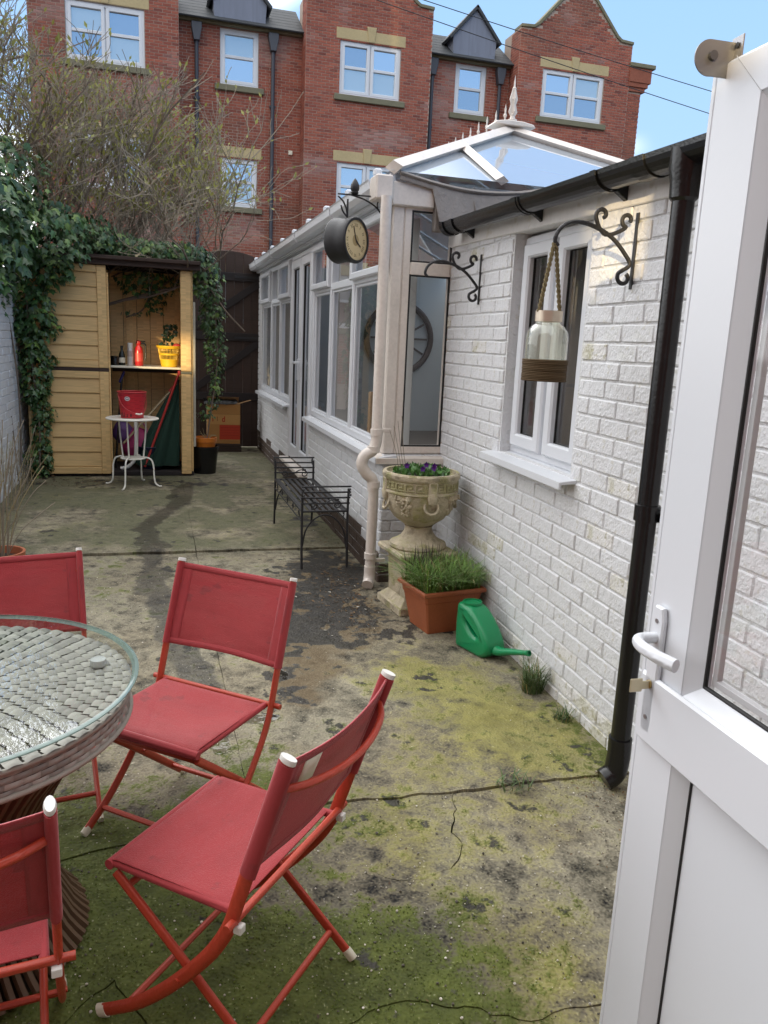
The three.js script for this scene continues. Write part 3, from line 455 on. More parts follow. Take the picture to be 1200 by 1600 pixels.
// ---------------------------------------------------------------- annex: white painted brick, window, black gutter
{
  const t = thing('white_annex', 'white painted brick annex wall with window and black gutter', 'building', [1.681, 0, 0], -(Math.PI / 2 + .033));
  // local: x = along (negative away from the camera), z = out into the yard
  const W = [-3.96, 1.05, -3.13, 2.20], XF = -5.02, XN = -.40, TOP = 2.30;
  const fall = (g) => { const p = g.attributes.position; for (let i = 0; i < p.count; i++) p.setY(i, p.getY(i) - (p.getX(i) + 4.95) * .028); return g; };
  const topAt = x => TOP - (x + 4.95) * .028;
  mesh('wall', extrude([[XF, -.06], [XN, -.06], [XN, topAt(XN)], [XF, topAt(XF)]], .20, [rect(...W).reverse()]).translate(0, 0, -.2065), M.whiteMortar, t);
  const list = brickWall(t, null, XF, XN, -.02, TOP, (x, y) => x > W[0] - .004 && x < W[2] + .004 && y > W[1] - .03 && y < W[3] + .03 || y > topAt(x) - .03);
  const rest = layBricks(t, list, (x, y) => y < .1 || hash2(Math.round(x * 99), Math.round(y * 99), 4) < .02 + (y < .3 ? .18 : 0) + (x < -3.9 && x > -4.4 && y < .6 ? .3 : 0) ? M.dirtyBrick : M.whiteBrick, (m, x, y, dz) => m.position.set(x, y, -.0245 + dz), x => x < -2.42, 11);
  mesh('brick_remainder', merge(rest).translate(0, 0, -.0245), M.whiteBrick, t).userData.kind = 'stuff';
  // window: outer frame, two casements
  const zf = -.10, win = mesh('window', ringFrame(W[0] + .002, W[1] + .002, W[2] - .002, W[3] - .03, .045, .07, .006).translate(0, 0, zf - .035), M.upvc, t);
  const xm = -3.545;
  mesh('mullion', bx(xm - .03, xm + .03, W[1] + .046, W[3] - .076, zf - .03, zf + .03, .006), M.upvc, win);
  for (const [a, b] of [[W[0] + .04, xm - .022], [xm + .022, W[2] - .04]]) {
    const c = mesh('casement', ringFrame(a, W[1] + .04, b, W[3] - .07, .07, .05, .010).translate(0, 0, zf + .01), M.upvc, win);
    mesh('gasket', ringFrame(a + .066, W[1] + .106, b - .066, W[3] - .136, .007, .012, .001).translate(0, 0, zf + .018), M.gasket, win);
    winPane(win, a + .06, W[1] + .1, b - .06, W[3] - .13, zf + .022);
  }
  mesh('window_sill', extrude([[0, 0], [.155, -.018], [.155, -.05], [.145, -.05], [.145, -.03], [0, -.022]], .98, [], .002).rotateY(-Math.PI / 2).translate(W[2] + .07, W[1] + .004, -.075), M.upvc, t);
  mesh('fascia_board', fall(bx(XF, XN, TOP - .085, TOP + .02, -.1, .012, .004)), M.fasciaPaint ??= std([.74, .73, .71], .6, { map: rep(T.paint, .8), bumpMap: rep(T.lump, 2), bumpScale: .003 }), t);
  // room behind the window, with grey curtains
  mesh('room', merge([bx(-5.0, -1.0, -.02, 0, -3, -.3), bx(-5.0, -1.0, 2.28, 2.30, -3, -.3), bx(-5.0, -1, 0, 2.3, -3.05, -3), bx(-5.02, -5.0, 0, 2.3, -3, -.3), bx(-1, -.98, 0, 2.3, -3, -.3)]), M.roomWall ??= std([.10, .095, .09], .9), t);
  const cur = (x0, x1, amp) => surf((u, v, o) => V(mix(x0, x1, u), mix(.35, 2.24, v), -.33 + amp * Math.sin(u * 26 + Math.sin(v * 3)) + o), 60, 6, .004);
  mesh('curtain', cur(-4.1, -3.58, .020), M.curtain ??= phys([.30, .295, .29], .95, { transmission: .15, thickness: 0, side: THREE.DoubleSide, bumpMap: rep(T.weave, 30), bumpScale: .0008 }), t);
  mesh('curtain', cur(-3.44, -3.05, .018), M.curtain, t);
  // lean roof of dark felt
  mesh('roof', fall(cbox(XN - XF, .05, 2.9, .004).rotateX(.05).translate((XF + XN) / 2, TOP + .15, -1.50)), M.slate, t);
  mesh('house_verge', bx(-2.16, -.4, TOP - .10, TOP + .13, .09, .12, .004), M.slate, t);
  // half-round gutter
  const gr = .066, gy = 2.335, gz = .092, prof = []; for (let i = 0; i <= 12; i++) { const a = Math.PI + i / 12 * Math.PI; prof.push([Math.cos(a) * gr, Math.sin(a) * gr]); } for (let i = 12; i >= 0; i--) { const a = Math.PI + i / 12 * Math.PI; prof.push([Math.cos(a) * (gr - .004), Math.sin(a) * (gr - .004)]); }
  let gut = (a, b, s = 1) => extrude(prof.map(p => [p[0] * s, p[1] * s]), b - a).rotateY(Math.PI / 2).translate(a, gy, gz);
  const fallen = gut; gut = (a, b, s) => fall(fallen(a, b, s)); const fy = x => gy - (x + 4.95) * .028;
  const gt = mesh('gutter', gut(-4.74, -2.12), M.blackPlastic, t);
  mesh('stop_end', gut(-4.765, -4.70, 1.12), M.blackPlastic, gt); mesh('stop_disc', extrude([...prof.slice(0, 13)].map(p => [p[0] * 1.1, p[1] * 1.1]), .006).rotateY(Math.PI / 2).translate(-4.762, gy, gz), M.blackPlastic, gt);
  for (const x of [-4.55, -3.62, -2.86]) mesh('gutter_bracket', merge([gut(x - .02, x + .02, 1.13), bx(x - .018, x + .018, fy(x) - .05, fy(x) + .02, .0, gz - .05, .004), extrude([[0, 0], [.0, -.085], [.085, -.03]], .03, [], .003).rotateY(-Math.PI / 2).translate(x + .015, fy(x) - .02, .0)]), M.blackPlastic, gt);
  for (const x of [-3.62, -2.56]) mesh('gutter_union', gut(x - .045, x + .045, 1.08), M.blackPlastic, gt);
  // round downpipe with collar, clip and shoe
  const px = -2.335, pz = .105, dp = mesh('downpipe', rod([px, .08, pz], [px, 2.22, pz], .036, 20), M.blackPlastic, t);
  mesh('outlet', merge([lathe([[.036, 0], [.046, .01], [.048, .06], [.056, .10], [.056, .16]], 20).translate(px, 2.09, pz)]), M.blackPlastic, dp);
  mesh('pipe_collar', lathe([[.036, -.03], [.044, -.028], [.044, .028], [.036, .03]], 20).translate(px, 1.06, pz), M.blackPlastic, dp);
  mesh('pipe_clip', bx(px - .07, px + .07, 1.03, 1.065, .0, .08, .006), M.blackPlastic, dp);
  mesh('pipe_shoe', sweep([V(px, .2, pz), V(px, .11, pz), V(px, .055, pz + .012), V(px, .03, pz + .05)], .043, .043, null, 18), M.blackPlastic, dp);
}
{ // scroll brackets on the annex wall
  const mk = (label, pos, turn) => {
    const t = thing('scroll_bracket', label, 'bracket', pos, turn, 'black wrought iron scroll brackets');
    const f = (pts, n, r = .0082) => mesh(n, tube(pts.map(p => [0, p[1], p[0]]), r, 7, pts.length * 7), M.iron, t);
    mesh('back_plate', bx(-.010, .010, -.16, .12, 0, .006, .001), M.iron, t);
    // main arm: low curl by the wall, sweeping up and out to a hook (z out, y up)
    const curl = (cx, cy, r0, r1, a0, a1, n = 12) => [...Array(n + 1)].map((_, i) => { const a = mix(a0, a1, i / n), r = mix(r0, r1, i / n); return [cx + Math.cos(a) * r, cy + Math.sin(a) * r]; });
    f([...curl(.038, -.118, .016, .028, 2.2, 2.2 + 4.6), [.018, -.07], [.045, -.03], [.10, .02], [.16, .05], [.235, .068], [.29, .06], [.325, .03], [.335, -.005], [.322, -.022]], 'arm');
    f([...curl(.045, .09, .012, .026, 3.6, -1.4), [.105, .035], [.135, .032]], 'scroll');
    f([[.135, .032], [.16, .055], [.175, .085], ...curl(.152, .10, .026, .010, -.2, 4.2)], 'scroll');
    return t;
  };
  const th = -(Math.PI / 2 + .033);
  mk('black scroll bracket with the glass jar hanging from it', [1.681 + .033 * 2.77, 2.005, -2.77], th);
  mk('empty black scroll bracket beside the conservatory', [1.681 + .033 * 4.42, 2.005, -4.42], th);
  // jar hung on rope
  const hx = 1.681 + .033 * 2.8 - .335, hz = -2.77 - .011;
  const j = thing('hanging_jar', 'clear glass jar with brown twine base hanging on a rope', 'jar', [hx, 1.485, hz], .12);
  mesh('glass_body', lathe([[0, .012], [.074, .012], [.080, .02], [.080, .16], [.076, .185], [.062, .205], [.046, .215], [.046, .25], [.044, .25], [.044, .213], [.060, .201], [.073, .183], [.077, .16], [.077, .024], [0, .018]], 40), M.jarGlass ??= phys([.95, .96, .92], .06, { transmission: .92, thickness: 0, ior: 1.5, clearcoat: 1, clearcoatRoughness: .03 }), j);
  mesh('collar', lathe([[.047, .222], [.051, .222], [.051, .262], [.047, .262]], 32), std([.62, .53, .42], .35, { metalness: .6 }), j);
  const tw = []; for (let i = 0; i < 13; i++) tw.push(new THREE.TorusGeometry(.0832 + R(-.001, .001), .0036, 6, 36).rotateX(Math.PI / 2 + R(-.02, .02)).translate(0, .004 + i * .0062, 0)); tw.push(lathe([[0, 0], [.081, 0], [.081, .078]], 24));
  mesh('twine_wrap', merge(tw.map(g => buv(g))), std([.085, .055, .025], .95), j);
  const rope = s => { const g = []; for (let k = 0; k < 2; k++) { const pts = []; for (let i = 0; i <= 60; i++) { const t2 = i / 60, a = t2 * 42 + k * Math.PI; pts.push(V(s * mix(.047, .004, t2) + Math.cos(a) * .0045, mix(.258, .507, t2), Math.sin(a) * .0045)); } g.push(sweep(pts, .0045, .0045, null, 6, true, 0, false)); } return merge(g); };
  for (const s of [-1, 1]) mesh('rope', rope(s), std([.20, .16, .08], .95, { bumpMap: rep(T.fine, 20), bumpScale: .002 }), j);
}

// ---------------------------------------------------------------- conservatory
{
  const X = 1.44, ZE = -4.95, ZF = -11.62, EY = 2.60;
  const t = thing('conservatory', 'white framed conservatory on a white brick dwarf wall with glass hipped roof', 'building', [X, 0, ZE]);
  const L = (g) => g.translate(-X, 0, -ZE);
  const put = (n, g, m, p = t) => mesh(n, L(g), m, p);
  const side = (g) => g.rotateY(-Math.PI / 2).translate(X, 0, 0); // local x = world z, local z = out of the yard side
  const DZ0 = -8.86, DZ1 = -7.62;
  // dwarf walls
  put('dwarf_wall', merge([bx(X + .009, X + .22, -.06, .86, DZ1, ZE - .03), bx(X + .009, X + .22, -.06, .86, ZF, DZ0), bx(X + .012, 1.92, -.06, .86, ZE - .22, ZE - .009)]), M.whiteMortar);
  put('far_pier', bx(X + .011, X + .25, -.06, 2.5, ZF, ZF + .30), M.whiteMortar);
  put('plinth', bx(X - .005, X + .2, -.05, .30, DZ0, DZ1, .01), M.dampBrick);
  const low = (x, y) => y < .24 + .05 * Math.sin(x * 5.3) ;
  const l1 = brickWall(t, null, ZF, ZE - .003, -.02, .855, (z, y) => z > DZ0 - .01 && z < DZ1 + .01);
  layBricks(t, l1, (z, y) => low(z, y) ? M.dampBrick : M.whiteBrick, (m, z, y, dz) => { m.position.set(.0245 - dz, y, z - ZE); m.rotation.order = 'YXZ'; m.rotation.y = -Math.PI / 2; }, () => true, 21);
  const l2 = brickWall(t, null, X, 1.90, -.02, .855, () => false);
  layBricks(t, l2, (x, y) => y < .12 ? M.dampBrick : M.whiteBrick, (m, x, y, dz) => m.position.set(x - X, y, -.0245 + dz), () => true, 22);
  const l3 = brickWall(t, null, ZF, ZF + .225, .86, 2.45, () => false);
  layBricks(t, l3, M.whiteBrick, (m, z, y, dz) => { m.position.set(.0245 - dz, y, z - ZE); m.rotation.order = 'YXZ'; m.rotation.y = -Math.PI / 2; }, () => true, 23);
  // sills
  const sill = (z0, z1) => put('window_sill', extrude([[0, 0], [.15, -.02], [.15, -.055], [.138, -.055], [.138, -.036], [0, -.03]], z1 - z0, [], .002).rotateY(Math.PI).translate(X + .085, .885, z1), M.upvc);
  sill(DZ1, ZE + .05); sill(ZF + .24, DZ0);
  put('window_sill', extrude([[0, 0], [.15, -.02], [.15, -.055], [.138, -.055], [.138, -.036], [0, -.03]], 1.90 - X + .06, [], .002).rotateY(-Math.PI / 2).translate(1.90, .885, ZE - .085), M.upvcOld);
  // glazed screens on the yard side
  const y0 = .886, y1 = 2.47, yt = 2.05;
  const screen = (z0, z1, mulls, fans) => {
    const w = put('window', side(ringFrame(z0, y0, z1, y1, .055, .07, .006).translate(0, 0, -.085)), M.upvc);
    const sub = (n, g, m) => mesh(n, L(side(g)), m, w), es = [z0, ...mulls, z1];
    sub('transom', bx(z0 + .05, z1 - .05, yt - .03, yt + .03, -.08, -.02, .006), M.upvc);
    mulls.forEach(m => sub('mullion', bx(m - .032, m + .032, y0 + .05, y1 - .05, -.082, -.018, .006), M.upvc));
    for (let i = 0; i < es.length - 1; i++) {
      const a = es[i] + (i ? .03 : .052), b = es[i + 1] - (i < es.length - 2 ? .03 : .052);
      sub('bead', ringFrame(a, y0 + .053, b, yt - .03, .022, .02, .004).translate(0, 0, -.052), M.upvc);
      sub('pane', buv(new THREE.PlaneGeometry(b - a, yt - .03 - y0 - .05).translate((a + b) / 2, (yt - .03 + y0 + .05) / 2, -.05)), M.glass);
      if (fans[i]) { sub('fanlight', ringFrame(a - .03, yt - .0, b + .03, y1 - .03, .055, .05, .010).translate(0, 0, -.035), M.upvc); }
      sub('pane', buv(new THREE.PlaneGeometry(b - a, y1 - yt - .08).translate((a + b) / 2, (y1 + yt) / 2, -.045)), M.glass);
    }
    return w;
  };
  screen(DZ1 + .01, ZE - .13, [-6.83, -6.03], [1, 0, 1]);
  screen(ZF + .24, DZ0 - .01, [-10.45, -9.7], [1, 0, 1]);
  // french doors
  const dm = (DZ0 + DZ1) / 2;
  put('door_frame', side(ringFrame(DZ0 - .008, .30, DZ1 + .008, y1, .05, .07, .006).translate(0, 0, -.09)), M.upvc);
  [[DZ0 + .045, dm - .002, 1], [dm + .002, DZ1 - .045, -1]].forEach(([a, b, s]) => {
    const d = put('door', side(ringFrame(a, .352, b, y1 - .052, .095, .055, .010, .11).translate(0, 0, -.062)), M.upvc);
    mesh('gasket', L(side(ringFrame(a + .092, .455, b - .092, y1 - .142, .01, .02, .002).translate(0, 0, -.045))), M.gasket, d);
    mesh('pane', L(side(buv(new THREE.PlaneGeometry(b - a - .17, y1 - .6).translate((a + b) / 2, .46 + (y1 - .6) / 2, -.035)))), M.glass, d);
    const hz = s > 0 ? b - .048 : a + .048;
    mesh('handle', L(side(merge([bx(hz - .014, hz + .014, 1.18, 1.40, -.008, .006, .004), bx(hz - .012, hz + .012, 1.35, 1.375, .0, .055, .004), bx(hz - (s > 0 ? .12 : .012), hz + (s > 0 ? .012 : .12), 1.35, 1.375, .042, .060, .006)]))), M.upvc, d);
  });
  put('door_step', bx(X - .09, X + .1, .26, .30, DZ0, DZ1, .006), M.upvcOld);
  // head rail over windows and doors
  put('eaves_beam', bx(X + .01, X + .11, y1 + .002, EY, ZF + .02, ZE - .02, .006), M.upvc);
  put('fascia', bx(X - .035, X + .008, EY - .12, EY + .02, ZF, ZE + .0, .006), M.upvc);
  // corner post and the narrow end screen that faces the camera
  put('corner_post', bx(X + .0, X + .075, .886, EY - .10, ZE - .125, ZE - .01, .008), M.upvcOld);
  const ew = put('end_window', ringFrame(X + .077, .886, 1.895, 2.47, .055, .07, .008).translate(0, 0, ZE - .085), M.upvcOld);
  put('transom', bx(X + .13, 1.842, 2.03, 2.115, ZE - .082, ZE - .012, .008), M.upvcOld, ew);
  for (const [a, b] of [[.94, 2.03], [2.115, 2.416]]) {
    put('gasket', ringFrame(X + .126, a - .006, 1.846, b + .006, .012, .014, .002).translate(0, 0, ZE - .03), M.gasket, ew);
    put('pane', buv(new THREE.PlaneGeometry(1.84 - X - .13, b - a).translate((1.84 + X + .13) / 2, (a + b) / 2, ZE - .024)), M.glass, ew);
  }
  put('eaves_box', bx(X - .02, 1.70, 2.435, 2.575, ZE - .06, ZE + .02, .008), M.upvcOld);
  put('gutter_end', merge([bx(X - .135, X - .022, 2.455, 2.60, ZE - .1, ZE + .06, .01)]), M.upvcOld);
  // ogee gutter along the yard side
  const og = [[0, 0], [-.075, 0], [-.10, .03], [-.105, .075], [-.112, .085], [-.100, .085], [-.096, .05], [-.07, .012], [0, .012]];
  const gt = put('gutter', extrude(og, ZE - .1 - ZF).translate(X - .036, 2.505, ZF), M.upvc);
  for (const z of [-6.3, -7.9, -9.6, -11.0]) put('gutter_union', extrude(og.map(p => [p[0] * 1.09, p[1] * 1.06 - .004]), .10, [], .002).translate(X - .035, 2.502, z), M.upvc, gt);
  // roof: hip end towards the camera, ridge running away
  const C = V(X - .04, EY + .03, ZE + .03), RX = 2.80, RY = 3.31, RZ = -6.36, XR = 2 * RX - C.x, FZ = ZF;
  const A = V(RX, RY, RZ), Bk = V(RX, RY, FZ), CR = V(XR, C.y, C.z), CF = V(C.x, C.y, FZ), CRF = V(XR, C.y, FZ);
  const quad = (...p) => { const a = []; for (let i = 1; i < p.length - 1; i++) a.push(...p[0].toArray(), ...p[i].toArray(), ...p[i + 1].toArray()); const g = new THREE.BufferGeometry(); g.setAttribute('position', new THREE.Float32BufferAttribute(a, 3)); g.computeVertexNormals(); return buv(g); };
  const lp = (a, b, k) => a.clone().lerp(b, k);
  const bar = (a, b, w = .035, h = .03, m = M.upvcOld, n = 'glazing_bar') => { const T2 = b.clone().sub(a).normalize(), sd = V(0, 1, 0).cross(T2).normalize(); return put(n, sweep([a, b], w, h, sd, 4, true, 0, false), m); };
  // panes: hip end in three, the yard slope in bays
  const hx = x => { const k = (x - C.x) / (RX - C.x); return x <= RX ? lp(C, A, k) : lp(CR, A, (XR - x) / (XR - RX)); };
  const fx = [C.x, 2.14, 3.46, XR];
  put('pane', quad(C, V(2.14, C.y, C.z), hx(2.14)), M.roofGlass);
  put('pane', quad(V(2.14, C.y, C.z), V(3.46, C.y, C.z), hx(3.46), A, hx(2.14)), M.roofGlass);
  put('pane', quad(V(3.46, C.y, C.z), CR, hx(3.46)), M.roofGlass);
  const nb = 8; for (let i = 0; i < nb; i++) { const z0 = mix(RZ, FZ, i / nb), z1 = mix(RZ, FZ, (i + 1) / nb); for (const x of [C.x, XR]) put('pane', quad(V(x, C.y, z0), V(x, C.y, z1), V(RX, RY, z1), V(RX, RY, z0)), M.roofGlass); }
  for (const [q, s] of [[C, 1], [CR, 1]]) put('pane', quad(q, V(q.x, C.y, RZ), A), M.roofGlass);
  bar(C.clone().add(V(.02, .02, 0)), A.clone().add(V(0, .02, 0)), .062, .04, M.upvcOld, 'hip_rafter'); bar(CR, A.clone().add(V(0, .02, 0)), .062, .04, M.upvcOld, 'hip_rafter');
  bar(V(2.14, C.y + .01, C.z), hx(2.14).add(V(0, .02, 0)), .045, .03); bar(V(3.46, C.y + .01, C.z), hx(3.46).add(V(0, .02, 0)), .045, .03);
  for (let i = 1; i < nb; i++) { const z = mix(RZ, FZ, i / nb); for (const x of [C.x, XR]) bar(V(x, C.y + .01, z), V(RX, RY, z), .028, .022, M.upvc); }
  for (let i = 0; i <= 8; i++) { const z = mix(ZE - .2, ZF + .2, i / 8); put('bar_end_cap', cbox(.05, .045, .06, .01).translate(C.x - .02, C.y + .025, z), M.upvc); }
  const rd = put('ridge', bx(RX - .075, RX + .075, RY + .0, RY + .07, FZ, RZ + .02, .015), M.upvcOld);
  put('ridge_cap', extrude([[-.18, 0], [.18, 0], [.16, .022], [.07, .036], [-.07, .036], [-.16, .022]], .20, [], .006).translate(RX, RY + .035, RZ - .10), M.upvcOld);
  for (let i = 0; i < 26; i++) { const z = RZ - .12 - i * .19; if (z < FZ) break; put('cresting', merge([lathe([[.018, 0], [.018, .02], [.007, .03], [.007, .07], [.016, .09], [.006, .11], [.009, .135], [.001, .175]], 8).translate(RX, RY + .07, z)]), M.upvcOld, rd); }
  put('finial', merge([lathe([[.06, 0], [.06, .03], [.035, .04], [.03, .06], [.038, .075], [.02, .09], [.024, .2], [.034, .22], [.02, .24], [.018, .30], [.026, .32], [.012, .335], [.010, .38], [.002, .44]], 14).scale(.62, .8, .62).translate(RX, RY + .068, RZ + .03), ...[0, 1, 2, 3].map(k => extrude([[.02, .05], [.06, .10], [.035, .17], [.055, .22], [.03, .29], [.015, .33]], .012).translate(0, 0, -.006).scale(.62, .8, .8).rotateY(k * Math.PI / 2).translate(RX, RY + .068, RZ + .03))]), M.upvcOld, rd);
  // lead flashing where the hip meets the annex roof
  const topY = x => 2.60 - .075 * Math.sin(clamp((x - 1.42) / 1.15) * Math.PI) + Math.max(0, x - 2.3) * .05;
  const fl = []; for (let i = 0; i <= 24; i++) { const x = mix(X + .02, 3.6, i / 24); fl.push([x, topY(x) + .03]); } fl.push([3.6, 2.34], [1.83, 2.34], [1.815, 2.435], [X + .02, 2.577]);
  const fz = ZE + .035; const fg = [];
  { const n = 40; fg.push(surf((u, v, o) => { const x = mix(X + .02, 3.6, u), b = x < 1.69 ? 2.578 : 2.30; return V(x, mix(Math.min(b, topY(x) - .01), topY(x) + .03, v), fz + (1 - v) * (x < 1.69 ? .0 : .045) + .004 * Math.sin(x * 9) + o); }, n, 4, .006)); }
  const lf = put('lead_flashing', buv(merge(fg)), M.lead);
  put('lead_flashing', bx(1.702, 1.90, 2.30, 2.56, ZE - .03, ZE + .028, .006), M.lead);
  put('lead_roll', sweep([...Array(25)].map((_, i) => { const x = mix(X + .02, 3.6, i / 24); return V(x, topY(x) + .03, fz); }), .014, .018, null, 8, true, 0, false), M.lead, lf);
  for (const x of [1.98, 2.16, 2.34, 2.55]) put('lead_seam', rod([x, 2.34, fz + .054], [x - .03, topY(x) - .03, fz + .012], .004, 6), M.lead, lf);
  // cream downpipe with its swan neck, clips and shoe
  const pz = ZE + .09, px = X - .075, dp = put('downpipe', rod([px, 1.03, pz], [px, 2.47, pz], .034, 18), M.upvcOld);
  put('swan_neck', sweep([V(px, 1.06, pz), V(px, .98, pz), V(px - .02, .925, pz), V(px - .075, .885, pz), V(px - .09, .83, pz), V(px - .055, .77, pz), V(px - .018, .735, pz), V(px - .008, .66, pz)], .037, .037, null, 18), M.upvcOld, dp);
  put('lower_pipe', rod([px - .008, .10, pz], [px - .022, .72, pz].map((v, i) => i ? v : px - .004), .034, 18), M.upvcOld, dp);
  for (const [y, x] of [[1.04, px], [.70, px - .006], [.22, px - .008], [.93, px - .016]]) put('pipe_collar', lathe([[.034, -.022], [.041, -.02], [.041, .02], [.034, .022]], 18).translate(x, y, pz), M.upvcOld, dp);
  put('pipe_clip', bx(px - .006, X + .02, .175, .2, pz - .01, pz + .01, .004), M.upvcOld, dp); put('pipe_clip', bx(px, X + .02, 1.04, 1.065, pz - .01, pz + .01, .004), M.upvcOld, dp);
  put('pipe_shoe', sweep([V(px - .008, .15, pz), V(px - .008, .08, pz), V(px - .016, .045, pz + .015), V(px - .03, .03, pz + .04)], .038, .038, null, 16), M.upvcOld, dp);
  // inside: floor, far wall, house wall
  put('floor', bx(X + .05, XR - .02, .24, .30, ZF, ZE - .23), M.floorIn ??= std([.12, .095, .075], .5));
  put('inner_wall', merge([bx(4.60, 4.66, .3, 2.62, ZF, ZE - .03), bx(X + .28, 4.6, .3, 2.62, ZF, ZF + .06), bx(1.98, 4.6, .3, 2.60, ZE - .1, ZE - .04)]), M.inWall ??= std([.50, .53, .53], .9));
  const blind = (z0, z1) => { const g = []; for (let z = z0; z < z1; z += .09) g.push(cbox(.002, 2.05, .082, .0005).rotateY(.35).translate(X + .22, 1.38, z + .04)); put('vertical_blind', merge(g), M.blind ??= phys([.40, .39, .37], .9, { transmission: .2, thickness: 0 })); };
  blind(-11.3, -9.95); blind(-7.55, -6.9); blind(-5.75, -5.15);
}
{ // what can be made out inside the conservatory
  const d = thing('dining_chair', 'pale wooden ladder-back chair inside the conservatory end window', 'chair', [1.78, .30, -5.55], .5);
  const w = std([.42, .27, .14], .55, { map: rep(T.wood, 2) });
  for (const s of [-1, 1]) { mesh('back_post', bx(s * .19 - .018, s * .19 + .018, 0, .95, -.2, -.165, .006), w, d); mesh('leg', bx(s * .19 - .018, s * .19 + .018, 0, .45, .165, .2, .006), w, d); }
  for (const y of [.55, .70, .86]) mesh('back_slat', bx(-.172, .172, y, y + .075, -.19, -.172, .006), w, d);
  mesh('seat', bx(-.22, .22, .45, .48, -.2, .22, .01), w, d);
  const c = thing('skeleton_clock', 'large dark ring clock on the wall inside the conservatory', 'clock', [3.52, 1.68, -11.52]);
  const iw = std([.07, .05, .045], .6); mesh('ring', new THREE.TorusGeometry(.50, .045, 8, 40), iw, c); mesh('ring', new THREE.TorusGeometry(.22, .02, 6, 30), iw, c);
  for (let k = 0; k < 12; k++) { const a = k / 12 * Math.PI * 2; mesh('numeral_bar', cbox(.03, .2, .015, .002).rotateZ(-a).translate(Math.sin(a) * .34, Math.cos(a) * .34, 0), iw, c); }
  mesh('hand', bx(-.01, .01, 0, .36, .01, .016, .002), iw, c); mesh('hand', cbox(.24, .016, .006, .002).translate(.11, 0, .016), iw, c);
}
{ // double-sided station clock on its bracket
  const t = thing('station_clock', 'round black station clock with cream face hanging beside white gutter', 'clock', [1.165, 2.215, -5.03], .72);
  const r = .138, d = .078;
  mesh('case', lathe([[r - .02, -d], [r - .004, -d], [r, -d + .012], [r - .008, -.02], [r - .008, .02], [r, d - .012], [r - .004, d], [r - .02, d]], 48).rotateX(Math.PI / 2), M.iron, t);
  const cv = document.createElement('canvas'); cv.width = cv.height = 256; const g = cv.getContext('2d'); g.fillStyle = '#cdb98e'; g.fillRect(0, 0, 256, 256); g.fillStyle = '#5c4a30'; g.font = 'bold 26px serif'; g.textAlign = 'center'; g.textBaseline = 'middle';
  ['XII', 'I', 'II', 'III', 'IIII', 'V', 'VI', 'VII', 'VIII', 'IX', 'X', 'XI'].forEach((s, i) => { const a = i / 12 * Math.PI * 2; g.save(); g.translate(128 + Math.sin(a) * 92, 128 - Math.cos(a) * 92); g.rotate(a); g.fillText(s, 0, 0); g.restore(); });
  g.fillStyle = '#a08a60'; g.beginPath(); g.arc(128, 128, 34, 0, 7); g.fill();
  const ct = new THREE.CanvasTexture(cv); ct.colorSpace = THREE.SRGBColorSpace;
  const fm = new THREE.MeshStandardMaterial({ map: ct, roughness: .6 });
  for (const s of [1, -1]) { const f = new THREE.CircleGeometry(r - .014, 40).translate(0, 0, d - .008); if (s < 0) f.rotateY(Math.PI); const m = mesh('clock_face', f, fm, t); for (const [a, l, w] of [[2.2, .06, .008], [-.35, .085, .006]]) { const h = cbox(w, l, .002, .0005).translate(0, l / 2, 0).rotateZ(-a).translate(0, 0, d - .004); if (s < 0) h.rotateY(Math.PI); mesh('hand', h, M.iron, m); } }
  mesh('hanger', merge([rod([0, r, 0], [0, .245, 0], .006), tube([[0, r, 0], [-.05, r + .03, 0], [-.07, r + .06, 0]], .005), tube([[0, r, 0], [-.01, .18, 0], [-.05, .225, 0], [-.1, .245, 0]], .005)]), M.iron, t);
  const b = thing('clock_bracket', 'thin black iron bracket with acorn finial carrying the station clock', 'bracket', [1.44, 2.20, -5.0], 0);
  const H = .285, dir = (u, y) => [-u, y, 0 - u * .08];
  mesh('top_bar', rod(dir(0, H), dir(.34, H), .005), M.iron, b); mesh('wall_bar', bx(-.012, 0, -.16, .34, -.006, .006, .002), M.iron, b);
  mesh('brace', tube([dir(.0, .0), dir(.03, .12), dir(.09, .215), dir(.17, .262), dir(.26, H)], .005), M.iron, b);
  mesh('ring', new THREE.TorusGeometry(.042, .004, 6, 24).translate(-.052, H - .05, 0), M.iron, b);
  mesh('finial', lathe([[.018, 0], [.026, .008], [.020, .014], [.028, .03], [.026, .055], [.012, .08], [.001, .092]], 16).translate(-.235, H + .005, -.019), M.iron, b);
}

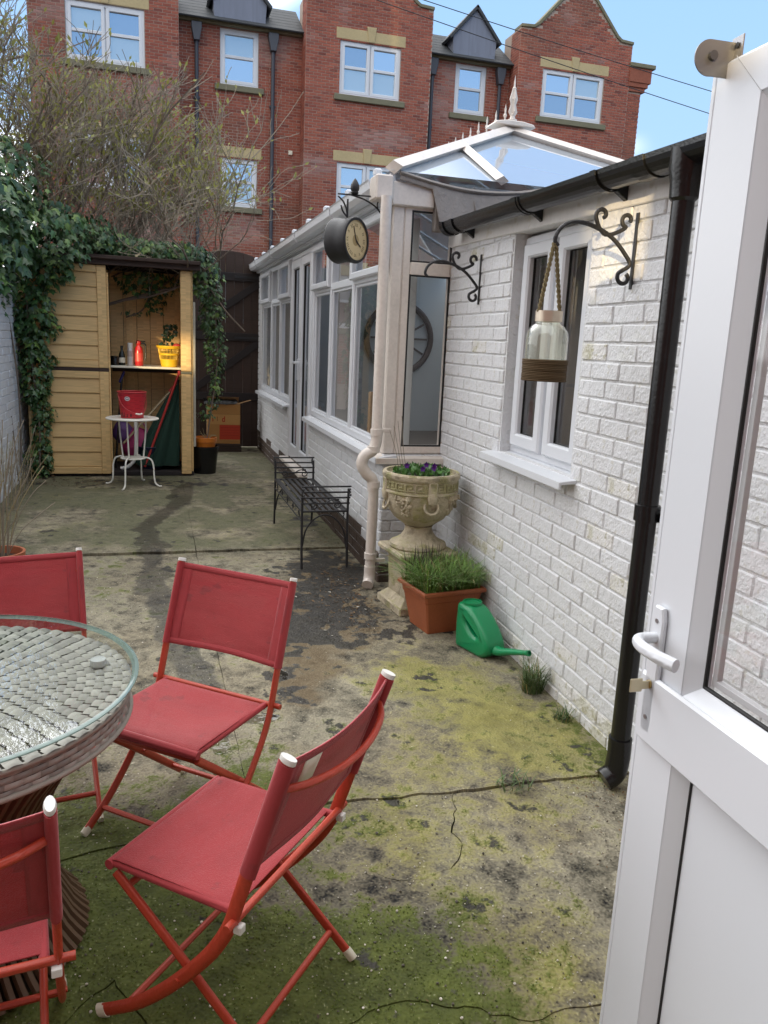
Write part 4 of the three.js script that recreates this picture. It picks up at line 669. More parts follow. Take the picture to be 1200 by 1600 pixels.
// ---------------------------------------------------------------- red folding sling chairs
function makeChair(label, pos, turn, withTag) {
  const t = thing('folding_chair', label, 'chair', pos, turn, 'red folding chairs round the glass table');
  const SX = V(1, 0, 0), hw = .231, hr = .196;
  const path = [[.809, -.275], [.68, -.232], [.56, -.194], [.46, -.163], [.38, -.137], [.31, -.098], [.25, -.052], [.195, -.004], [.135, .055], [.075, .125], [.03, .195], [.012, .226]];
  for (const s of [-1, 1]) {
    const p = mesh('back_post', sweep(path.map(([y, z]) => V(s * hw, y, z)), .0085, .0165, SX, 12, true, 60), M.red, t);
    mesh('end_cap', sweep([V(s * hw, .804, -.2735), V(s * hw, .811, -.276), V(s * hw, .8145, -.277)], t2 => .0108 - (t2 > .8 ? .002 : 0), .0185, SX, 12, true, 0, false), M.whiteCap, p);
    mesh('foot', sweep([V(s * hw, .018, .212), V(s * hw, .006, .236)], .0098, .0178, SX, 12, true, 0, false), M.cream, p);
    const q = mesh('cross_leg', sweep([V(s * hr, .372, .205), V(s * hr, .203, .0), V(s * hr, .012, -.222)], .0085, .0135, SX, 12, true, 0, false), M.red, t);
    mesh('foot', sweep([V(s * hr, .026, -.208), V(s * hr, .006, -.229)], .0098, .0148, SX, 12, true, 0, false), M.cream, q);
    mesh('rivet', rod([s * .18, .2, -.005], [s * .243, .2, -.005], .006, 8), M.red, t);
    mesh('bracket', bx(s * hw - s * .014, s * hw + s * .006, .377, .397, -.172, -.152, .002), M.whiteCap, t);
    // sling hem wrapped round the post
    mesh('hem', sweep([.80, .72, .64, .57, .525].map(y => { const k = (y - .46) / (.809 - .46); return V(s * hw, y, mix(-.163, -.275, k)); }), .0115, .0198, SX, 12, true, 12), M.fabric, t);
    mesh('seat_rail', sweep([V(s * .205, .402, -.15), V(s * .2, .398, .03), V(s * .196, .396, .215)], .0105, .0105, SX, 10, true, 12), M.fabric, t);
  }
  const zb = y => mix(-.163, -.275, (y - .46) / .349);
  mesh('backrest', surf((u, v, o) => { const x = mix(-hw, hw, u), y = mix(.525, .80, v) - .010 * Math.sin(Math.PI * u) * (v - .2); return V(x, y, zb(y) - .030 * Math.sin(Math.PI * u) * (.55 + .45 * v) + .004 * Math.sin(u * 9 + v * 4) * .4 + o); }, 28, 10, .003), M.slingMesh, t);
  mesh('seat', surf((u, v, o) => { const x = mix(-.203, .203, u), z = mix(.226, -.135, v); const sag = .016 * Math.sin(Math.PI * u) * Math.sin(Math.PI * clamp(v, .02, .98)); const roll = v < .08 ? -((1 - v / .08) ** 2) * .022 : 0; return V(x, .409 - sag + roll + o, z); }, 24, 24, .004), M.slingMesh, t);
  mesh('seat_edge', rod([-.208, .394, .214], [.208, .394, .214], .0125, 12), M.fabric, t);
  mesh('seat_bar', rod([-.262, .405, -.154], [.262, .405, -.154], .0092, 10), M.red, t);
  mesh('stretcher', rod([-hw, .060, .150], [hw, .060, .150], .0088, 10), M.red, t);
  mesh('stretcher', rod([-hr, .065, -.16], [hr, .065, -.16], .0088, 10), M.red, t);
  mesh('stretcher', rod([-hr, .345, .172], [hr, .345, .172], .0088, 10), M.red, t);
  mesh('back_bar', tube([[-hw, .735, -.252], [-.17, .73, -.288], [-.06, .722, -.312], [.06, .722, -.312], [.17, .73, -.288], [hw, .735, -.252]], .0085, 10, 36), M.red, t);
  const back = (u, v, o) => { const x = mix(-hw, hw, u), y = mix(.525, .80, v) - .010 * Math.sin(Math.PI * u) * (v - .2); return V(x, y, zb(y) - .030 * Math.sin(Math.PI * u) * (.55 + .45 * v) + .004 * Math.sin(u * 9 + v * 4) * .4 + o); };
  for (const [a, b] of [[.015, .10], [.90, .985]]) mesh('hem', surf((u, v, o) => back(mix(a, b, u), v, o), 4, 10, .006), M.fabric, t);
  for (const [a, b] of [[.0, .07], [.93, 1]]) mesh('hem', surf((u, v, o) => back(u, mix(a, b, v), o), 24, 2, .0065), M.fabric, t);
  if (withTag) mesh('care_label', surf((u, v, o) => back(mix(.76, .87, u), mix(.70, .93, v), o), 4, 3, .0085), M.cream, t);
  return t;
}
makeChair('red sling chair nearest the camera, its back towards the open door', [.179, 0, -1.724], -2.284, true);
makeChair('red sling chair facing the camera across the corner of the glass table', [.085, 0, -2.457], -.702, false);
makeChair('red sling chair half out of frame behind the glass table', [-.46, 0, -2.69], .165, false);
makeChair('red sling chair cut off at the lower left, seen from behind', [-.444, 0, -1.546], Math.PI + .12, false);

// ---------------------------------------------------------------- round wicker table with a glass top
{
  const t = thing('wicker_table', 'round grey woven wicker table with a clear glass top', 'table', [-.536, 0, -2.027]);
  const wm = std([.30, .27, .225], .6, { bumpMap: rep(T.streak, 20), bumpScale: .001 }), dk = std([.05, .04, .03], .8);
  mesh('glass_top', lathe([[0, .742], [.475, .742]], 96, .5), M.tableGlass, t); mesh('glass_edge', lathe([[.468, .732], [.478, .732], [.485, .7355], [.485, .7385], [.478, .742], [.4755, .742]], 96, .5), M.glassEdge, t);
  mesh('table_bed', lathe([[0, .655], [.44, .655], [.455, .66], [.455, .70], [0, .70]], 64), dk, t);
  // basket weave over the bed: radial stakes with strands passing over and under in turn
  const L = [], c = new THREE.Color(), mt = new THREE.Matrix4(), e = new THREE.Euler(), q = new THREE.Quaternion(); const rw = mulberry(9);
  for (let ring = 0; ring < 18; ring++) { const r = .455 - ring * .0225; if (r < .05) break; const n = Math.max(8, Math.round(2 * Math.PI * r / .042)); for (let k = 0; k < n; k++) { const a = (k + (ring % 2) * .5) / n * Math.PI * 2, s = .75 + rw() * .5; mt.compose(V(Math.cos(a) * r, .708 + rw() * .001, Math.sin(a) * r), q.setFromEuler(e.set(0, -a + Math.PI / 2, rw() * .06)), V(.035, .014, .0235)); L.push({ m: mt.clone(), c: c.setRGB(.30 * s, .285 * s, .25 * s).clone() }); } }
  const dome = (() => { const g = surf((u, v, o) => V(u - .5, .5 * Math.sin(Math.PI * u) * Math.sqrt(Math.max(0, Math.sin(Math.PI * clamp(v, .04, .96)))) - .1, v - .5), 5, 4); return buv(g); })();
  const white = std([1, 1, 1], .55);
  instanced('top_weave', dome, white, L, t);
  const A = []; for (let row = 0; row < 4; row++) for (let k = 0; k < 74; k++) { const a = (k + (row % 2) * .5) / 74 * Math.PI * 2, s = .7 + rw() * .5; mt.compose(V(Math.cos(a) * .458, .692 - row * .0155, Math.sin(a) * .458), q.setFromEuler(new THREE.Euler(Math.PI / 2, 0, 0)).premultiply(new THREE.Quaternion().setFromAxisAngle(V(0, 1, 0), Math.PI / 2 - a)), V(.042, .012, .0145)); A.push({ m: mt.clone(), c: c.setRGB(.28 * s, .26 * s, .225 * s).clone() }); }
  instanced('apron_weave', dome, white, A, t);
  mesh('apron_cord', merge([.700, .638].map(y => buv(new THREE.TorusGeometry(.462, .007, 6, 90).rotateX(Math.PI / 2).translate(0, y, 0)))), wm, t);
  // flared pedestal of vertical canes
  const P = []; for (let k = 0; k < 72; k++) { const a = k / 72 * Math.PI * 2, j = rw() * .01; P.push(sweep([[.40, .62], [.30, .5], [.235, .36], [.235, .2], [.29, .06], [.33, .01]].map(([r, y]) => V(Math.cos(a) * (r + j * .6), y, Math.sin(a) * (r + j * .6))), .0105, .0105, null, 5, true, 10)); }
  mesh('pedestal', merge(P), std([.13, .075, .04], .55, { map: rep(T.mottle, 6) }), t).userData.kind = 'stuff';
  mesh('pedestal_core', lathe([[0, .0], [.31, .0], [.27, .07], [.215, .2], [.215, .36], [.28, .5], [.37, .62], [0, .62]], 40), dk, t);
  for (const a of [.35, 1.9, 3.5, 5.1]) mesh('glass_pad', lathe([[0, 0], [.02, 0], [.022, .004], [.02, .019], [0, .019]], 20).translate(Math.cos(-a + .1) * .39, .7125, Math.sin(-a + .1) * .39), std([.55, .56, .55], .25, { metalness: .4 }), t);
}

// ---------------------------------------------------------------- stone urn on its pedestal
{
  const p = thing('stone_pedestal', 'weathered square stone pedestal under the urn', 'pedestal', [1.545, 0, -4.46], .12);
  const sq = (h0, w0, h1, w1) => { const g = new THREE.CylinderGeometry(w1 / Math.SQRT2 * 1, w0 / Math.SQRT2 * 1, h1 - h0, 4, 1).rotateY(Math.PI / 4).translate(0, (h0 + h1) / 2, 0); return buv(toCreasedNormals(g, .3)); };
  mesh('base', merge([bx(-.18, .18, 0, .05, -.18, .18, .006), sq(.05, .34, .09, .26)]), M.stone, p); mesh('shaft', sq(.09, .25, .315, .27), M.stone, p); mesh('cap', merge([sq(.315, .27, .345, .35), bx(-.19, .19, .345, .385, -.19, .19, .012)]), M.stone, p);
  const u = thing('stone_urn', 'classical stone urn with Greek key band and grape swags holding pansies', 'urn', [1.545, .385, -4.46], .25);
  mesh('foot', lathe([[0, 0], [.17, 0], [.178, .012], [.172, .03], [.14, .045], [.11, .065], [.088, .10], [.082, .125], [.088, .135], [.07, .14]], 48), M.stone, u);
  mesh('bowl', lathe([[.07, .135], [.10, .15], [.155, .19], [.195, .245], [.213, .30], [.219, .345], [.229, .352], [.229, .362], [.222, .366], [.222, .425], [.229, .43], [.235, .442], [.236, .462], [.228, .472], [.212, .472], [.208, .45], [0, .44]], 64), M.stone, u);
  // greek key blocks round the band
  const n = 22, step = Math.PI * 2 / n; const key = [[.0, .0, .9, .14], [.0, .86, .75, 1], [.0, .14, .13, .86], [.62, .34, .75, .86], [.32, .34, .62, .48]];
  for (let k = 0; k < n; k++) { const a0 = k * step, w = step * .223, g = key.map(([x0, y0, x1, y1]) => cbox((x1 - x0) * w, (y1 - y0) * .044, .012, .002).translate(((x0 + x1) / 2 - .45) * w, .374 + (y0 + y1) / 2 * .044, .222)); mesh('key_ornament', merge(g).rotateY(a0), M.stone, u); }
  for (let k = 0; k < 4; k++) {
    const a = k * Math.PI / 2 - .25; // lion-mask ring
    mesh('ring_ornament', merge([new THREE.TorusGeometry(.042, .0085, 8, 24).rotateX(-.35).translate(0, .285, .212), lathe([[0, .03], [.018, .024], [.026, 0], [.018, -.024], [0, -.03]], 12).scale(1.25, 1.5, .8).translate(0, .345, .222), bx(-.028, .028, .35, .44, .215, .234, .008)].map(g => buv(g))).rotateY(a), M.stone, u);
    const gr = []; const rg = mulberry(31 + k); for (let i = 0; i < 26; i++) { const yy = rg(), xx = (rg() - .5) * (1 - yy * .75), y = .325 - yy * .10, rr = .218 - .45 * Math.max(0, .30 - y); gr.push(new THREE.IcosahedronGeometry(.0125, 1).translate(xx * .12, y, rr - .004)); } for (let i = 0; i < 4; i++) gr.push(cbox(.05, .008, .03, .003).rotateZ(i - 1.5).rotateX(Math.PI / 2 - .2).translate((i - 1.5) * .03, .33, .216));
    mesh('grape_ornament', merge(gr.map(g => buv(g))).rotateY(a + Math.PI / 4), M.stone, u);
  }
  mesh('soil', lathe([[0, .452], [.10, .456], [.209, .446]], 32), M.soil, u);
  const pl = thing('urn_pansies', 'small purple pansies and green leaves growing in the stone urn', 'plant', [1.545, .83, -4.46]);
  const l = [], c = new THREE.Color(), rg = mulberry(8); for (let i = 0; i < 260; i++) { const a = rg() * 6.283, r = Math.sqrt(rg()) * .17, s = .022 + rg() * .02, k = .6 + rg() * .8; l.push({ m: new THREE.Matrix4().compose(V(Math.cos(a) * r, .005 + rg() * .055 * (1 - r * 2), Math.sin(a) * r), new THREE.Quaternion().setFromEuler(new THREE.Euler(-1.2 + rg() * 1.6, rg() * 6.28, rg() * 1)), V(s, s, s)), c: c.setRGB(.06 * k, .16 * k, .03 * k).clone() }); }
  instanced('leaves', leafShape, M.ivyLeaf, l, pl);
  for (const [x, z, y] of [[-.03, .10, .055], [.03, .12, .06], [.00, .075, .075], [-.12, .07, .07], [.045, .09, .07]]) { const g = []; for (let k = 0; k < 5; k++) g.push(smallLeaf.clone().scale(.04, .024, .03).rotateX(.5).rotateZ(k * 1.257).translate(x, y, z)); mesh('flower', merge(g), phys([.10, .012, .22], .7, { side: THREE.DoubleSide }), pl); }
  for (let k = 0; k < 4; k++) mesh('dry_stem', tube([[-.15 + k * .02, 0, .02], [-.17 + k * .015, .12, .03], [-.22 + k * .02, .27 + k * .03, .03 + k * .01]], .0016, 5), M.twig, pl);
}

// ---------------------------------------------------------------- grass blades, trough, watering can, weeds
function blades(name, parent, n, area, h0, h1, lean, seed, col) {
  const rg = mulberry(seed), pos = [], colr = [];
  for (let i = 0; i < n; i++) {
    const [x, z] = area(rg), h = mix(h0, h1, rg()), a = rg() * 6.283, b = lean * (.3 + rg()), w = .0016 + rg() * .0018, dx = Math.cos(a), dz = Math.sin(a), px = -dz * w, pz = dx * w, k = .6 + rg() * .8, y = rg() < .12;
    const cc = y ? [.30 * k, .24 * k, .10 * k] : [col[0] * k, col[1] * k, col[2] * k];
    const P = [0, .4, .75, 1].map(t => [x + dx * b * h * t * t, h * t * (1 - .25 * b * t), z + dz * b * h * t * t]); const W = [1, .9, .6, .05];
    for (let s = 0; s < 3; s++) { const [p, q] = [P[s], P[s + 1]], A = [p[0] + px * W[s], p[1], p[2] + pz * W[s]], B = [p[0] - px * W[s], p[1], p[2] - pz * W[s]], C = [q[0] + px * W[s + 1], q[1], q[2] + pz * W[s + 1]], D = [q[0] - px * W[s + 1], q[1], q[2] - pz * W[s + 1]]; pos.push(...A, ...B, ...C, ...B, ...D, ...C); for (let m = 0; m < 6; m++) colr.push(...cc); }
  }
  const g = new THREE.BufferGeometry(); g.setAttribute('position', new THREE.Float32BufferAttribute(pos, 3)); g.setAttribute('color', new THREE.Float32BufferAttribute(colr, 3)); g.computeVertexNormals(); buv(g);
  const m = mesh(name, g, M.blade ??= phys([1, 1, 1], .6, { vertexColors: true, transmission: .2, thickness: 0, side: THREE.DoubleSide }), parent); m.userData.kind = 'stuff'; return m;
}
{
  const t = thing('terracotta_trough', 'brown terracotta coloured plastic trough planter full of grass', 'planter', [1.575, 0, -4.085], .16);
  const fr = (y0, w0, d0, y1, w1, d1) => { const g = cbox(1, 1, 1, .03); const p = g.attributes.position; for (let i = 0; i < p.count; i++) { const v = p.getY(i) + .5; p.setXYZ(i, p.getX(i) * mix(w0, w1, v), mix(y0, y1, v), p.getZ(i) * mix(d0, d1, v)); } g.computeVertexNormals(); return buv(g); };
  mesh('body', fr(0, .27, .22, .20, .345, .29), M.terracotta, t); mesh('collar', fr(.197, .352, .297, .238, .366, .311), M.terracotta, t);
  mesh('rim', merge([extrude([[-.2, -.17], [.2, -.17], [.2, .17], [-.2, .17]], .026, [[[-.18, -.15], [-.18, .15], [.18, .15], [.18, -.15]]], .006).rotateX(-Math.PI / 2).translate(0, .238, 0)]), M.terracotta, t);
  mesh('soil', bx(-.165, .165, .19, .244, -.138, .138, .004), M.soil, t);
  const g = thing('trough_grass', 'tufts of long green grass filling the terracotta coloured trough', 'grass', [1.575, .245, -4.085], .16);
  blades('grass', g, 2200, rg => [(rg() - .5) * .35, (rg() - .5) * .29], .06, .235, 1.25, 41, [.15, .27, .05]);
  blades('heather', g, 120, rg => [-.06 + (rg() - .5) * .2, -.1 + (rg() - .5) * .08], .16, .26, .25, 42, [.07, .05, .04]);
}
{
  const t = thing('watering_can', 'green plastic watering can lying by the white wall with long spout', 'watering can', [1.655, 0, -3.68], -Math.PI / 2 + .30);
  // local x = towards the spout
  const out = [[-.125, .012], [-.11, 0], [.07, 0], [.115, .018], [.14, .05], [.137, .085], [.11, .13], [.06, .185], [.01, .225], [-.03, .245], [-.06, .25], [-.125, .25], [-.133, .2], [-.135, .1]];
  const sp = new THREE.CatmullRomCurve3(out.map(p => V(p[0], p[1], 0)), true, 'centripetal').getPoints(70).map(p => [p.x, Math.max(0, p.y)]);
  const s = new THREE.Shape(sp.map(p => new THREE.Vector2(...p))); const hole = []; for (let k = 0; k < 24; k++) { const a = -k / 24 * Math.PI * 2, u = Math.cos(a) * .066, v = Math.sin(a) * .025; hole.push(new THREE.Vector2(-.005 + u * .80 + v * .6, .150 - u * .6 + v * .80)); } s.holes.push(new THREE.Path(hole));
  const bg = new THREE.ExtrudeGeometry(s, { depth: .07, bevelEnabled: true, bevelThickness: .034, bevelSize: .026, bevelOffset: -.026, bevelSegments: 7 }).translate(0, 0, -.035);
  mesh('body', buv(toCreasedNormals(bg, 1.0)), M.greenPlastic, t);
  mesh('filler_neck', lathe([[.036, 0], [.047, .0], [.05, .028], [.05, .034], [.044, .034], [.042, .0]], 28).scale(1, 1, 1.1).translate(-.078, .226, 0), M.greenPlastic, t);
  mesh('spout', sweep([V(.09, .055, 0), V(.16, .058, 0), V(.24, .085, 0), V(.37, .125, 0)], k => mix(.050, .0125, Math.pow(k, .5)), k => mix(.040, .0125, Math.pow(k, .5)), V(0, 0, 1), 16, true, 24), M.greenPlastic, t);
  mesh('spout_lip', lathe([[.010, 0], [.0155, 0], [.0155, .014], [.010, .014]], 16).rotateZ(-Math.PI / 2 + .3).translate(.365, .1235, 0), M.greenPlastic, t);
}
{
  const w = (x, z, label, n, r, h, lean, seed) => { const t = thing('weed_tuft', label, 'weed', [x, 0, z], 0, 'weeds along the foot of the white wall'); blades('grass', t, n, rg => { const a = rg() * 6.283, q = Math.sqrt(rg()) * r; return [Math.cos(a) * q, Math.sin(a) * q]; }, h * .5, h, lean, seed, [.085, .14, .04]); };
  w(1.715, -3.16, 'dark grass tuft growing at the wall just beyond the watering can spout', 170, .05, .2, .8, 51);
  w(1.715, -2.86, 'small weed in the crack below the annex window sill', 60, .04, .08, .9, 52);
  w(1.27, -2.415, 'sparse weed in the slab joint near the black downpipe', 50, .07, .06, 1.2, 53);
  w(1.70, -3.75, 'thin weed between the trough and the watering can', 40, .05, .12, .9, 54);
  const ll = new THREE.Group(); ll.name = 'leaf_litter'; ll.userData = { kind: 'stuff', label: 'bits of dead leaf and twig scattered on the concrete', category: 'litter' }; scene.add(ll);
  const l = [], c = new THREE.Color(), rg = mulberry(88);
  const add = (x, z, s) => { const k = .5 + rg(); const v = rg(); l.push({ m: new THREE.Matrix4().compose(V(x, .008 + rg() * .003 + (z < -5.87 ? .018 : 0), z), new THREE.Quaternion().setFromEuler(new THREE.Euler(-1.5 + (rg() - .5) * .6, rg() * .3, rg() * 6.28)), V(s * (.3 + rg()), s, s)), c: (v < .035 ? c.setRGB(.5, .48, .42) : v < .5 ? c.setRGB(.06 * k, .04 * k, .025 * k) : c.setRGB(.14 * k, .085 * k, .04 * k)).clone() }); };
  for (let i = 0; i < 520; i++) add(1.15 + (rg() + rg() - 1) * .35, -4.65 + (rg() + rg() - 1) * .8, .012 + rg() * .02);
  for (let i = 0; i < 260; i++) add(mix(1.2, 1.68, Math.sqrt(rg())), -2.15 + (rg() - .5) * .55, .006 + rg() * .012);
  for (let i = 0; i < 420; i++) add(mix(-1.2, 1.7, rg()), mix(-9, -1.3, Math.pow(rg(), 1.3)), .006 + rg() * .012);
  for (let i = 0; i < 200; i++) add(mix(-1.3, -.6, rg()), -8.9 + (rg() - .5) * .8, .015 + rg() * .03);
  for (let i = 0; i < 150; i++) add(1.41 - rg() * rg() * .2, mix(-11, -5.2, rg()), .012 + rg() * .02);
  const G = [], mo = [], o8 = [], q8 = new THREE.Quaternion();
  for (let i = 0; i < 5200; i++) { const z = -1.2 - Math.pow(rg(), 1.5) * 4.2, x = mix(-.7, 1.7, rg()), s = .0012 + rg() * rg() * .0042, k = .5 + rg(); G.push({ m: new THREE.Matrix4().compose(V(x, s * .3, z), q8.setFromEuler(new THREE.Euler(rg() * 3, rg() * 3, 0)), V(s, s * .7, s)), c: (rg() < .45 ? c.setRGB(.55 * k, .52 * k, .45 * k) : c.setRGB(.10 * k, .09 * k, .07 * k)).clone() }); }
  instanced('grit', new THREE.IcosahedronGeometry(1, 0), std([1, 1, 1], .8), G, ll);
  for (let i = 0; i < 60000 && mo.length < 12000; i++) { const z = -1.2 - Math.pow(rg(), 1.2) * 3.2, x = mix(-.7, 1.72, rg()); yardAt(x, z, o8); const w = Math.max(o8[5], o8[6] * .35); if (rg() > w * w * .9) continue; const s = .0009 + rg() * rg() * .0018, k = .6 + rg() * .8; mo.push({ m: new THREE.Matrix4().compose(V(x, 0, z), q8.setFromEuler(new THREE.Euler(rg() * .5, rg() * 6, rg() * .5)), V(s * (1 + rg()), s * .6, s)), c: (o8[5] > .5 ? c.setRGB(.07 * k, .095 * k, .010 * k) : c.setRGB(.19 * k, .19 * k, .03 * k)).clone() }); }
  const mg = new THREE.Group(); mg.name = 'moss'; mg.userData = { kind: 'stuff', label: 'small green moss cushions on the concrete slabs', category: 'moss' }; scene.add(mg);
  instanced('moss_cushions', new THREE.IcosahedronGeometry(1, 1), std([1, 1, 1], .95), mo, mg);
  instanced('flakes', smallLeaf, std([1, 1, 1], .9, { side: THREE.DoubleSide }), l, ll);
}

// ---------------------------------------------------------------- wrought iron window-seat bench
{
  const t = thing('iron_bench', 'black wrought iron backless bench with scrolled arms along the conservatory wall', 'bench', [1.15, 0, -6.0]);
  const xa = -.165, xb = .165, z0 = .64, z1 = -.66, SH = .415, AH = .60;
  const curl = (cx, cy, r0, r1, a0, a1, n = 14) => [...Array(n + 1)].map((_, i) => { const a = mix(a0, a1, i / n), r = mix(r0, r1, i / n); return [cx + Math.cos(a) * r, cy + Math.sin(a) * r]; });
  for (const [z, s] of [[z0, 1], [z1, -1]]) {
    const gy = s < 0 ? .02 : .002;
    for (const x of [xa, xb]) mesh('leg', sweep([V(x, gy, z + s * .03), V(x, .2, z + s * .008), V(x, SH, z), V(x, AH - .02, z + s * .01)], .009, .009, null, 8), M.iron, t);
    for (let k = 0; k < 4; k++) { const y = AH - k * .042, zz = z + s * [.035, .028, .014, .006][k]; mesh('arm_bar', rod([xa - .012, y, zz], [xb + .012, y, zz], .0065, 8), M.iron, t); }
    for (const x of [xa, xb]) mesh('arm_scroll', tube(curl(z + s * .055, AH - .03, .012, .034, 1, 5.6).map(([a, y]) => [x, y, a]), .006, 6), M.iron, t);
    for (const q of [-1, 1]) mesh('scroll', tube([...curl(q * .085, SH + .048, .008, .032, 0, q * 8.4, 22)].map(([x, y]) => [x, y, z + s * .004]), .0045, 6, 60), M.iron, t);
    mesh('scroll', tube([[-.10, SH + .02, z], [-.04, SH + .03, z], [0, SH + .055, z], [.04, SH + .08, z], [.1, SH + .085, z]], .0045, 6), M.iron, t);
    mesh('end_rail', rod([xa, SH, z], [xb, SH, z], .008, 8), M.iron, t);
    mesh('arch_brace', tube([[xa + .004, .15, z], [xa + .03, .28, z], [xa + .09, .36, z], [0, .39, z], [xb - .09, .36, z], [xb - .03, .28, z], [xb - .004, .15, z]], .006, 7), M.iron, t);
  }
  for (const x of [xa, xb]) { mesh('side_rail', rod([x, SH, z0], [x, SH, z1], .009, 8), M.iron, t); mesh('side_rail', rod([x, SH - .075, z0], [x, SH - .075, z1], .0055, 6), M.iron, t); for (let k = 0; k < 5; k++) mesh('apron_scroll', tube(curl(mix(z1, z0, (k + .5) / 5), SH - .037, .008, .03, 0, (k % 2 ? 1 : -1) * 8, 20).map(([a, y]) => [x, y, a]), .0035, 5, 40), M.iron, t); }
  for (let k = 0; k < 7; k++) { const x = mix(xa, xb, (k + .5) / 7); mesh('seat_slat', bx(x - .013, x + .013, SH - .002, SH + .004, z1, z0, .001), M.iron, t); }
}

// ---------------------------------------------------------------- open white door at the right
{
  const t = thing('white_door', 'open white plastic back door with glazed top and lever handle', 'door', [.878, 0, -.385], Math.PI / 2 - .033);
  // local x = hinge to free edge, visible face looks along -z
  const w = .848, b = .13, h = 2.075, sw = .125;
  const F = (g) => g.rotateX(0);
  mesh('leaf_frame', extrude(rect(0, b, w, h), .062, [rect(sw, 1.005, w - sw, h - .075).reverse(), rect(sw, b + .12, w - sw, .885).reverse()], .006), M.upvc, t);
  mesh('edge_lip', extrude(rect(w - .002, b, w + .012, h), .02, [], .003).translate(0, 0, .002), M.upvc, t);
  // sloped inner bevels round the glass and the panel
  const bev = (x0, y0, x1, y1, n) => { const o = .030, q = [[x0, y0, x1, y0], [x1, y0, x1, y1], [x1, y1, x0, y1], [x0, y1, x0, y0]], cx = (x0 + x1) / 2, cy = (y0 + y1) / 2, a = []; for (const [ax, ay, bx2, by] of q) { const i = (x, y) => [x + Math.sign(cx - x) * o, y + Math.sign(cy - y) * o]; const [ix, iy] = i(ax, ay), [jx, jy] = i(bx2, by); a.push(ax, ay, -.0005, jx, jy, .022, bx2, by, -.0005, ax, ay, -.0005, ix, iy, .022, jx, jy, .022); } const g = new THREE.BufferGeometry(); g.setAttribute('position', new THREE.Float32BufferAttribute(a, 3)); g.computeVertexNormals(); return mesh(n, buv(g), M.upvc, t); };
  bev(sw - .001, 1.004, w - sw + .001, h - .074, 'glazing_bead'); bev(sw - .001, b + .119, w - sw + .001, .886, 'panel_bead');
  mesh('gasket', ringFrame(sw + .026, 1.031, w - sw - .026, h - .101, .005, .008, .001).translate(0, 0, .018), M.gasket, t);
  mesh('gasket', ringFrame(sw + .028, b + .148, w - sw - .028, .857, .004, .006, .001).translate(0, 0, .018), M.gasket, t);
  mesh('pane', buv(new THREE.PlaneGeometry(w - 2 * sw - .05, h - .102 - 1.03).translate(w / 2, (h - .102 + 1.03) / 2, .024)), M.glass, t);
  mesh('spacer', ringFrame(sw + .034, 1.039, w - sw - .034, h - .109, .012, .012, .001).translate(0, 0, .030), M.spacer ??= std([.50, .51, .52], .5), t);
  mesh('pane', buv(new THREE.PlaneGeometry(w - 2 * sw - .05, h - .102 - 1.03).translate(w / 2, (h - .102 + 1.03) / 2, .046)), M.glass, t);
  mesh('lower_panel', bx(sw + .02, w - sw - .02, b + .14, .865, .022, .044, .004), M.upvc, t);
  mesh('middle_rail', extrude(rect(sw - .012, .872, w - .012, 1.008), .012, [], .005).translate(0, 0, -.0125), M.upvc, t);
  for (const [x, y, s] of [[w - sw, h - .075, -1]]) mesh('weld_line', rod([x, y, -.0003], [x + .075, y + .075, -.0003], .0006, 5), M.weld ??= std([.42, .43, .44], .6), t);
  // handle: back plate, lever towards the hinge, lock with key
  const hx = w - .042, hd = mesh('handle', extrude([[-.015, -.125], [.015, -.125], [.0175, -.10], [.0175, .10], [.012, .125], [-.012, .125], [-.0175, .10], [-.0175, -.10]], .012, [], .003).translate(hx, 1.02, -.0125), M.upvc, t);
  mesh('lever', sweep([V(hx, 1.085, -.01), V(hx, 1.085, -.035), V(hx - .006, 1.085, -.052), V(hx - .03, 1.084, -.062), V(hx - .075, 1.082, -.060), V(hx - .118, 1.080, -.048)], k => .0105 + .002 * k, .0105, V(0, 1, 0), 14, true, 30), M.upvc, hd);
  mesh('lock_cylinder', sweep([V(hx, .992, -.016), V(hx, .992, -.006)], .008, .008, null, 14, true, 0, false), M.brass, hd);
  mesh('key', merge([bx(hx - .004, hx - .0015, .984, 1.0, -.032, -.010, .0005), bx(hx - .0045, hx - .001, .979, 1.006, -.056, -.030, .003)]), std([.62, .55, .38], .35, { metalness: .5 }), hd);
  for (const y of [1.118, .925]) mesh('screw', lathe([[0, 0], [.004, 0], [.0045, .002], [0, .0025]], 10).rotateX(-Math.PI / 2).translate(hx, y, -.0125), M.steel, hd);
  // steel blind bracket screwed to the top corner
  const br = thing('steel_bracket', 'small steel roller blind bracket with punched holes on the door corner', 'bracket', [.915, 2.04, -1.205], -.05); br.scale.setScalar(1.22);
  const sh = new THREE.Shape(); sh.moveTo(0, .006); sh.lineTo(-.03, .006); sh.absarc(-.036, .028, .0225, -Math.PI / 2, Math.PI / 2, true); sh.lineTo(0, .0505); sh.closePath();
  for (const [x, y, r] of [[-.052, .028, .0028], [-.043, .037, .0045], [-.042, .018, .004], [-.022, .042, .003], [-.02, .028, .0028], [-.024, .013, .003]]) { const p = new THREE.Path(); p.absarc(x, y, r, 0, 6.283, true); sh.holes.push(p); }
  mesh('plate', buv(new THREE.ExtrudeGeometry(sh, { depth: .0018, bevelEnabled: false, curveSegments: 18 })), std([.20, .20, .205], .4, { metalness: .6 }), br);
  mesh('hub', lathe([[0, 0], [.006, 0], [.006, .006], [0, .007]], 14).rotateX(Math.PI / 2).translate(-.034, .030, .0018), std([.12, .12, .12], .4, { metalness: .7 }), br);
  mesh('flange', bx(-.0005, .0015, 0, .057, -.006, .018, .0005), std([.3, .3, .31], .35, { metalness: .8 }), br);
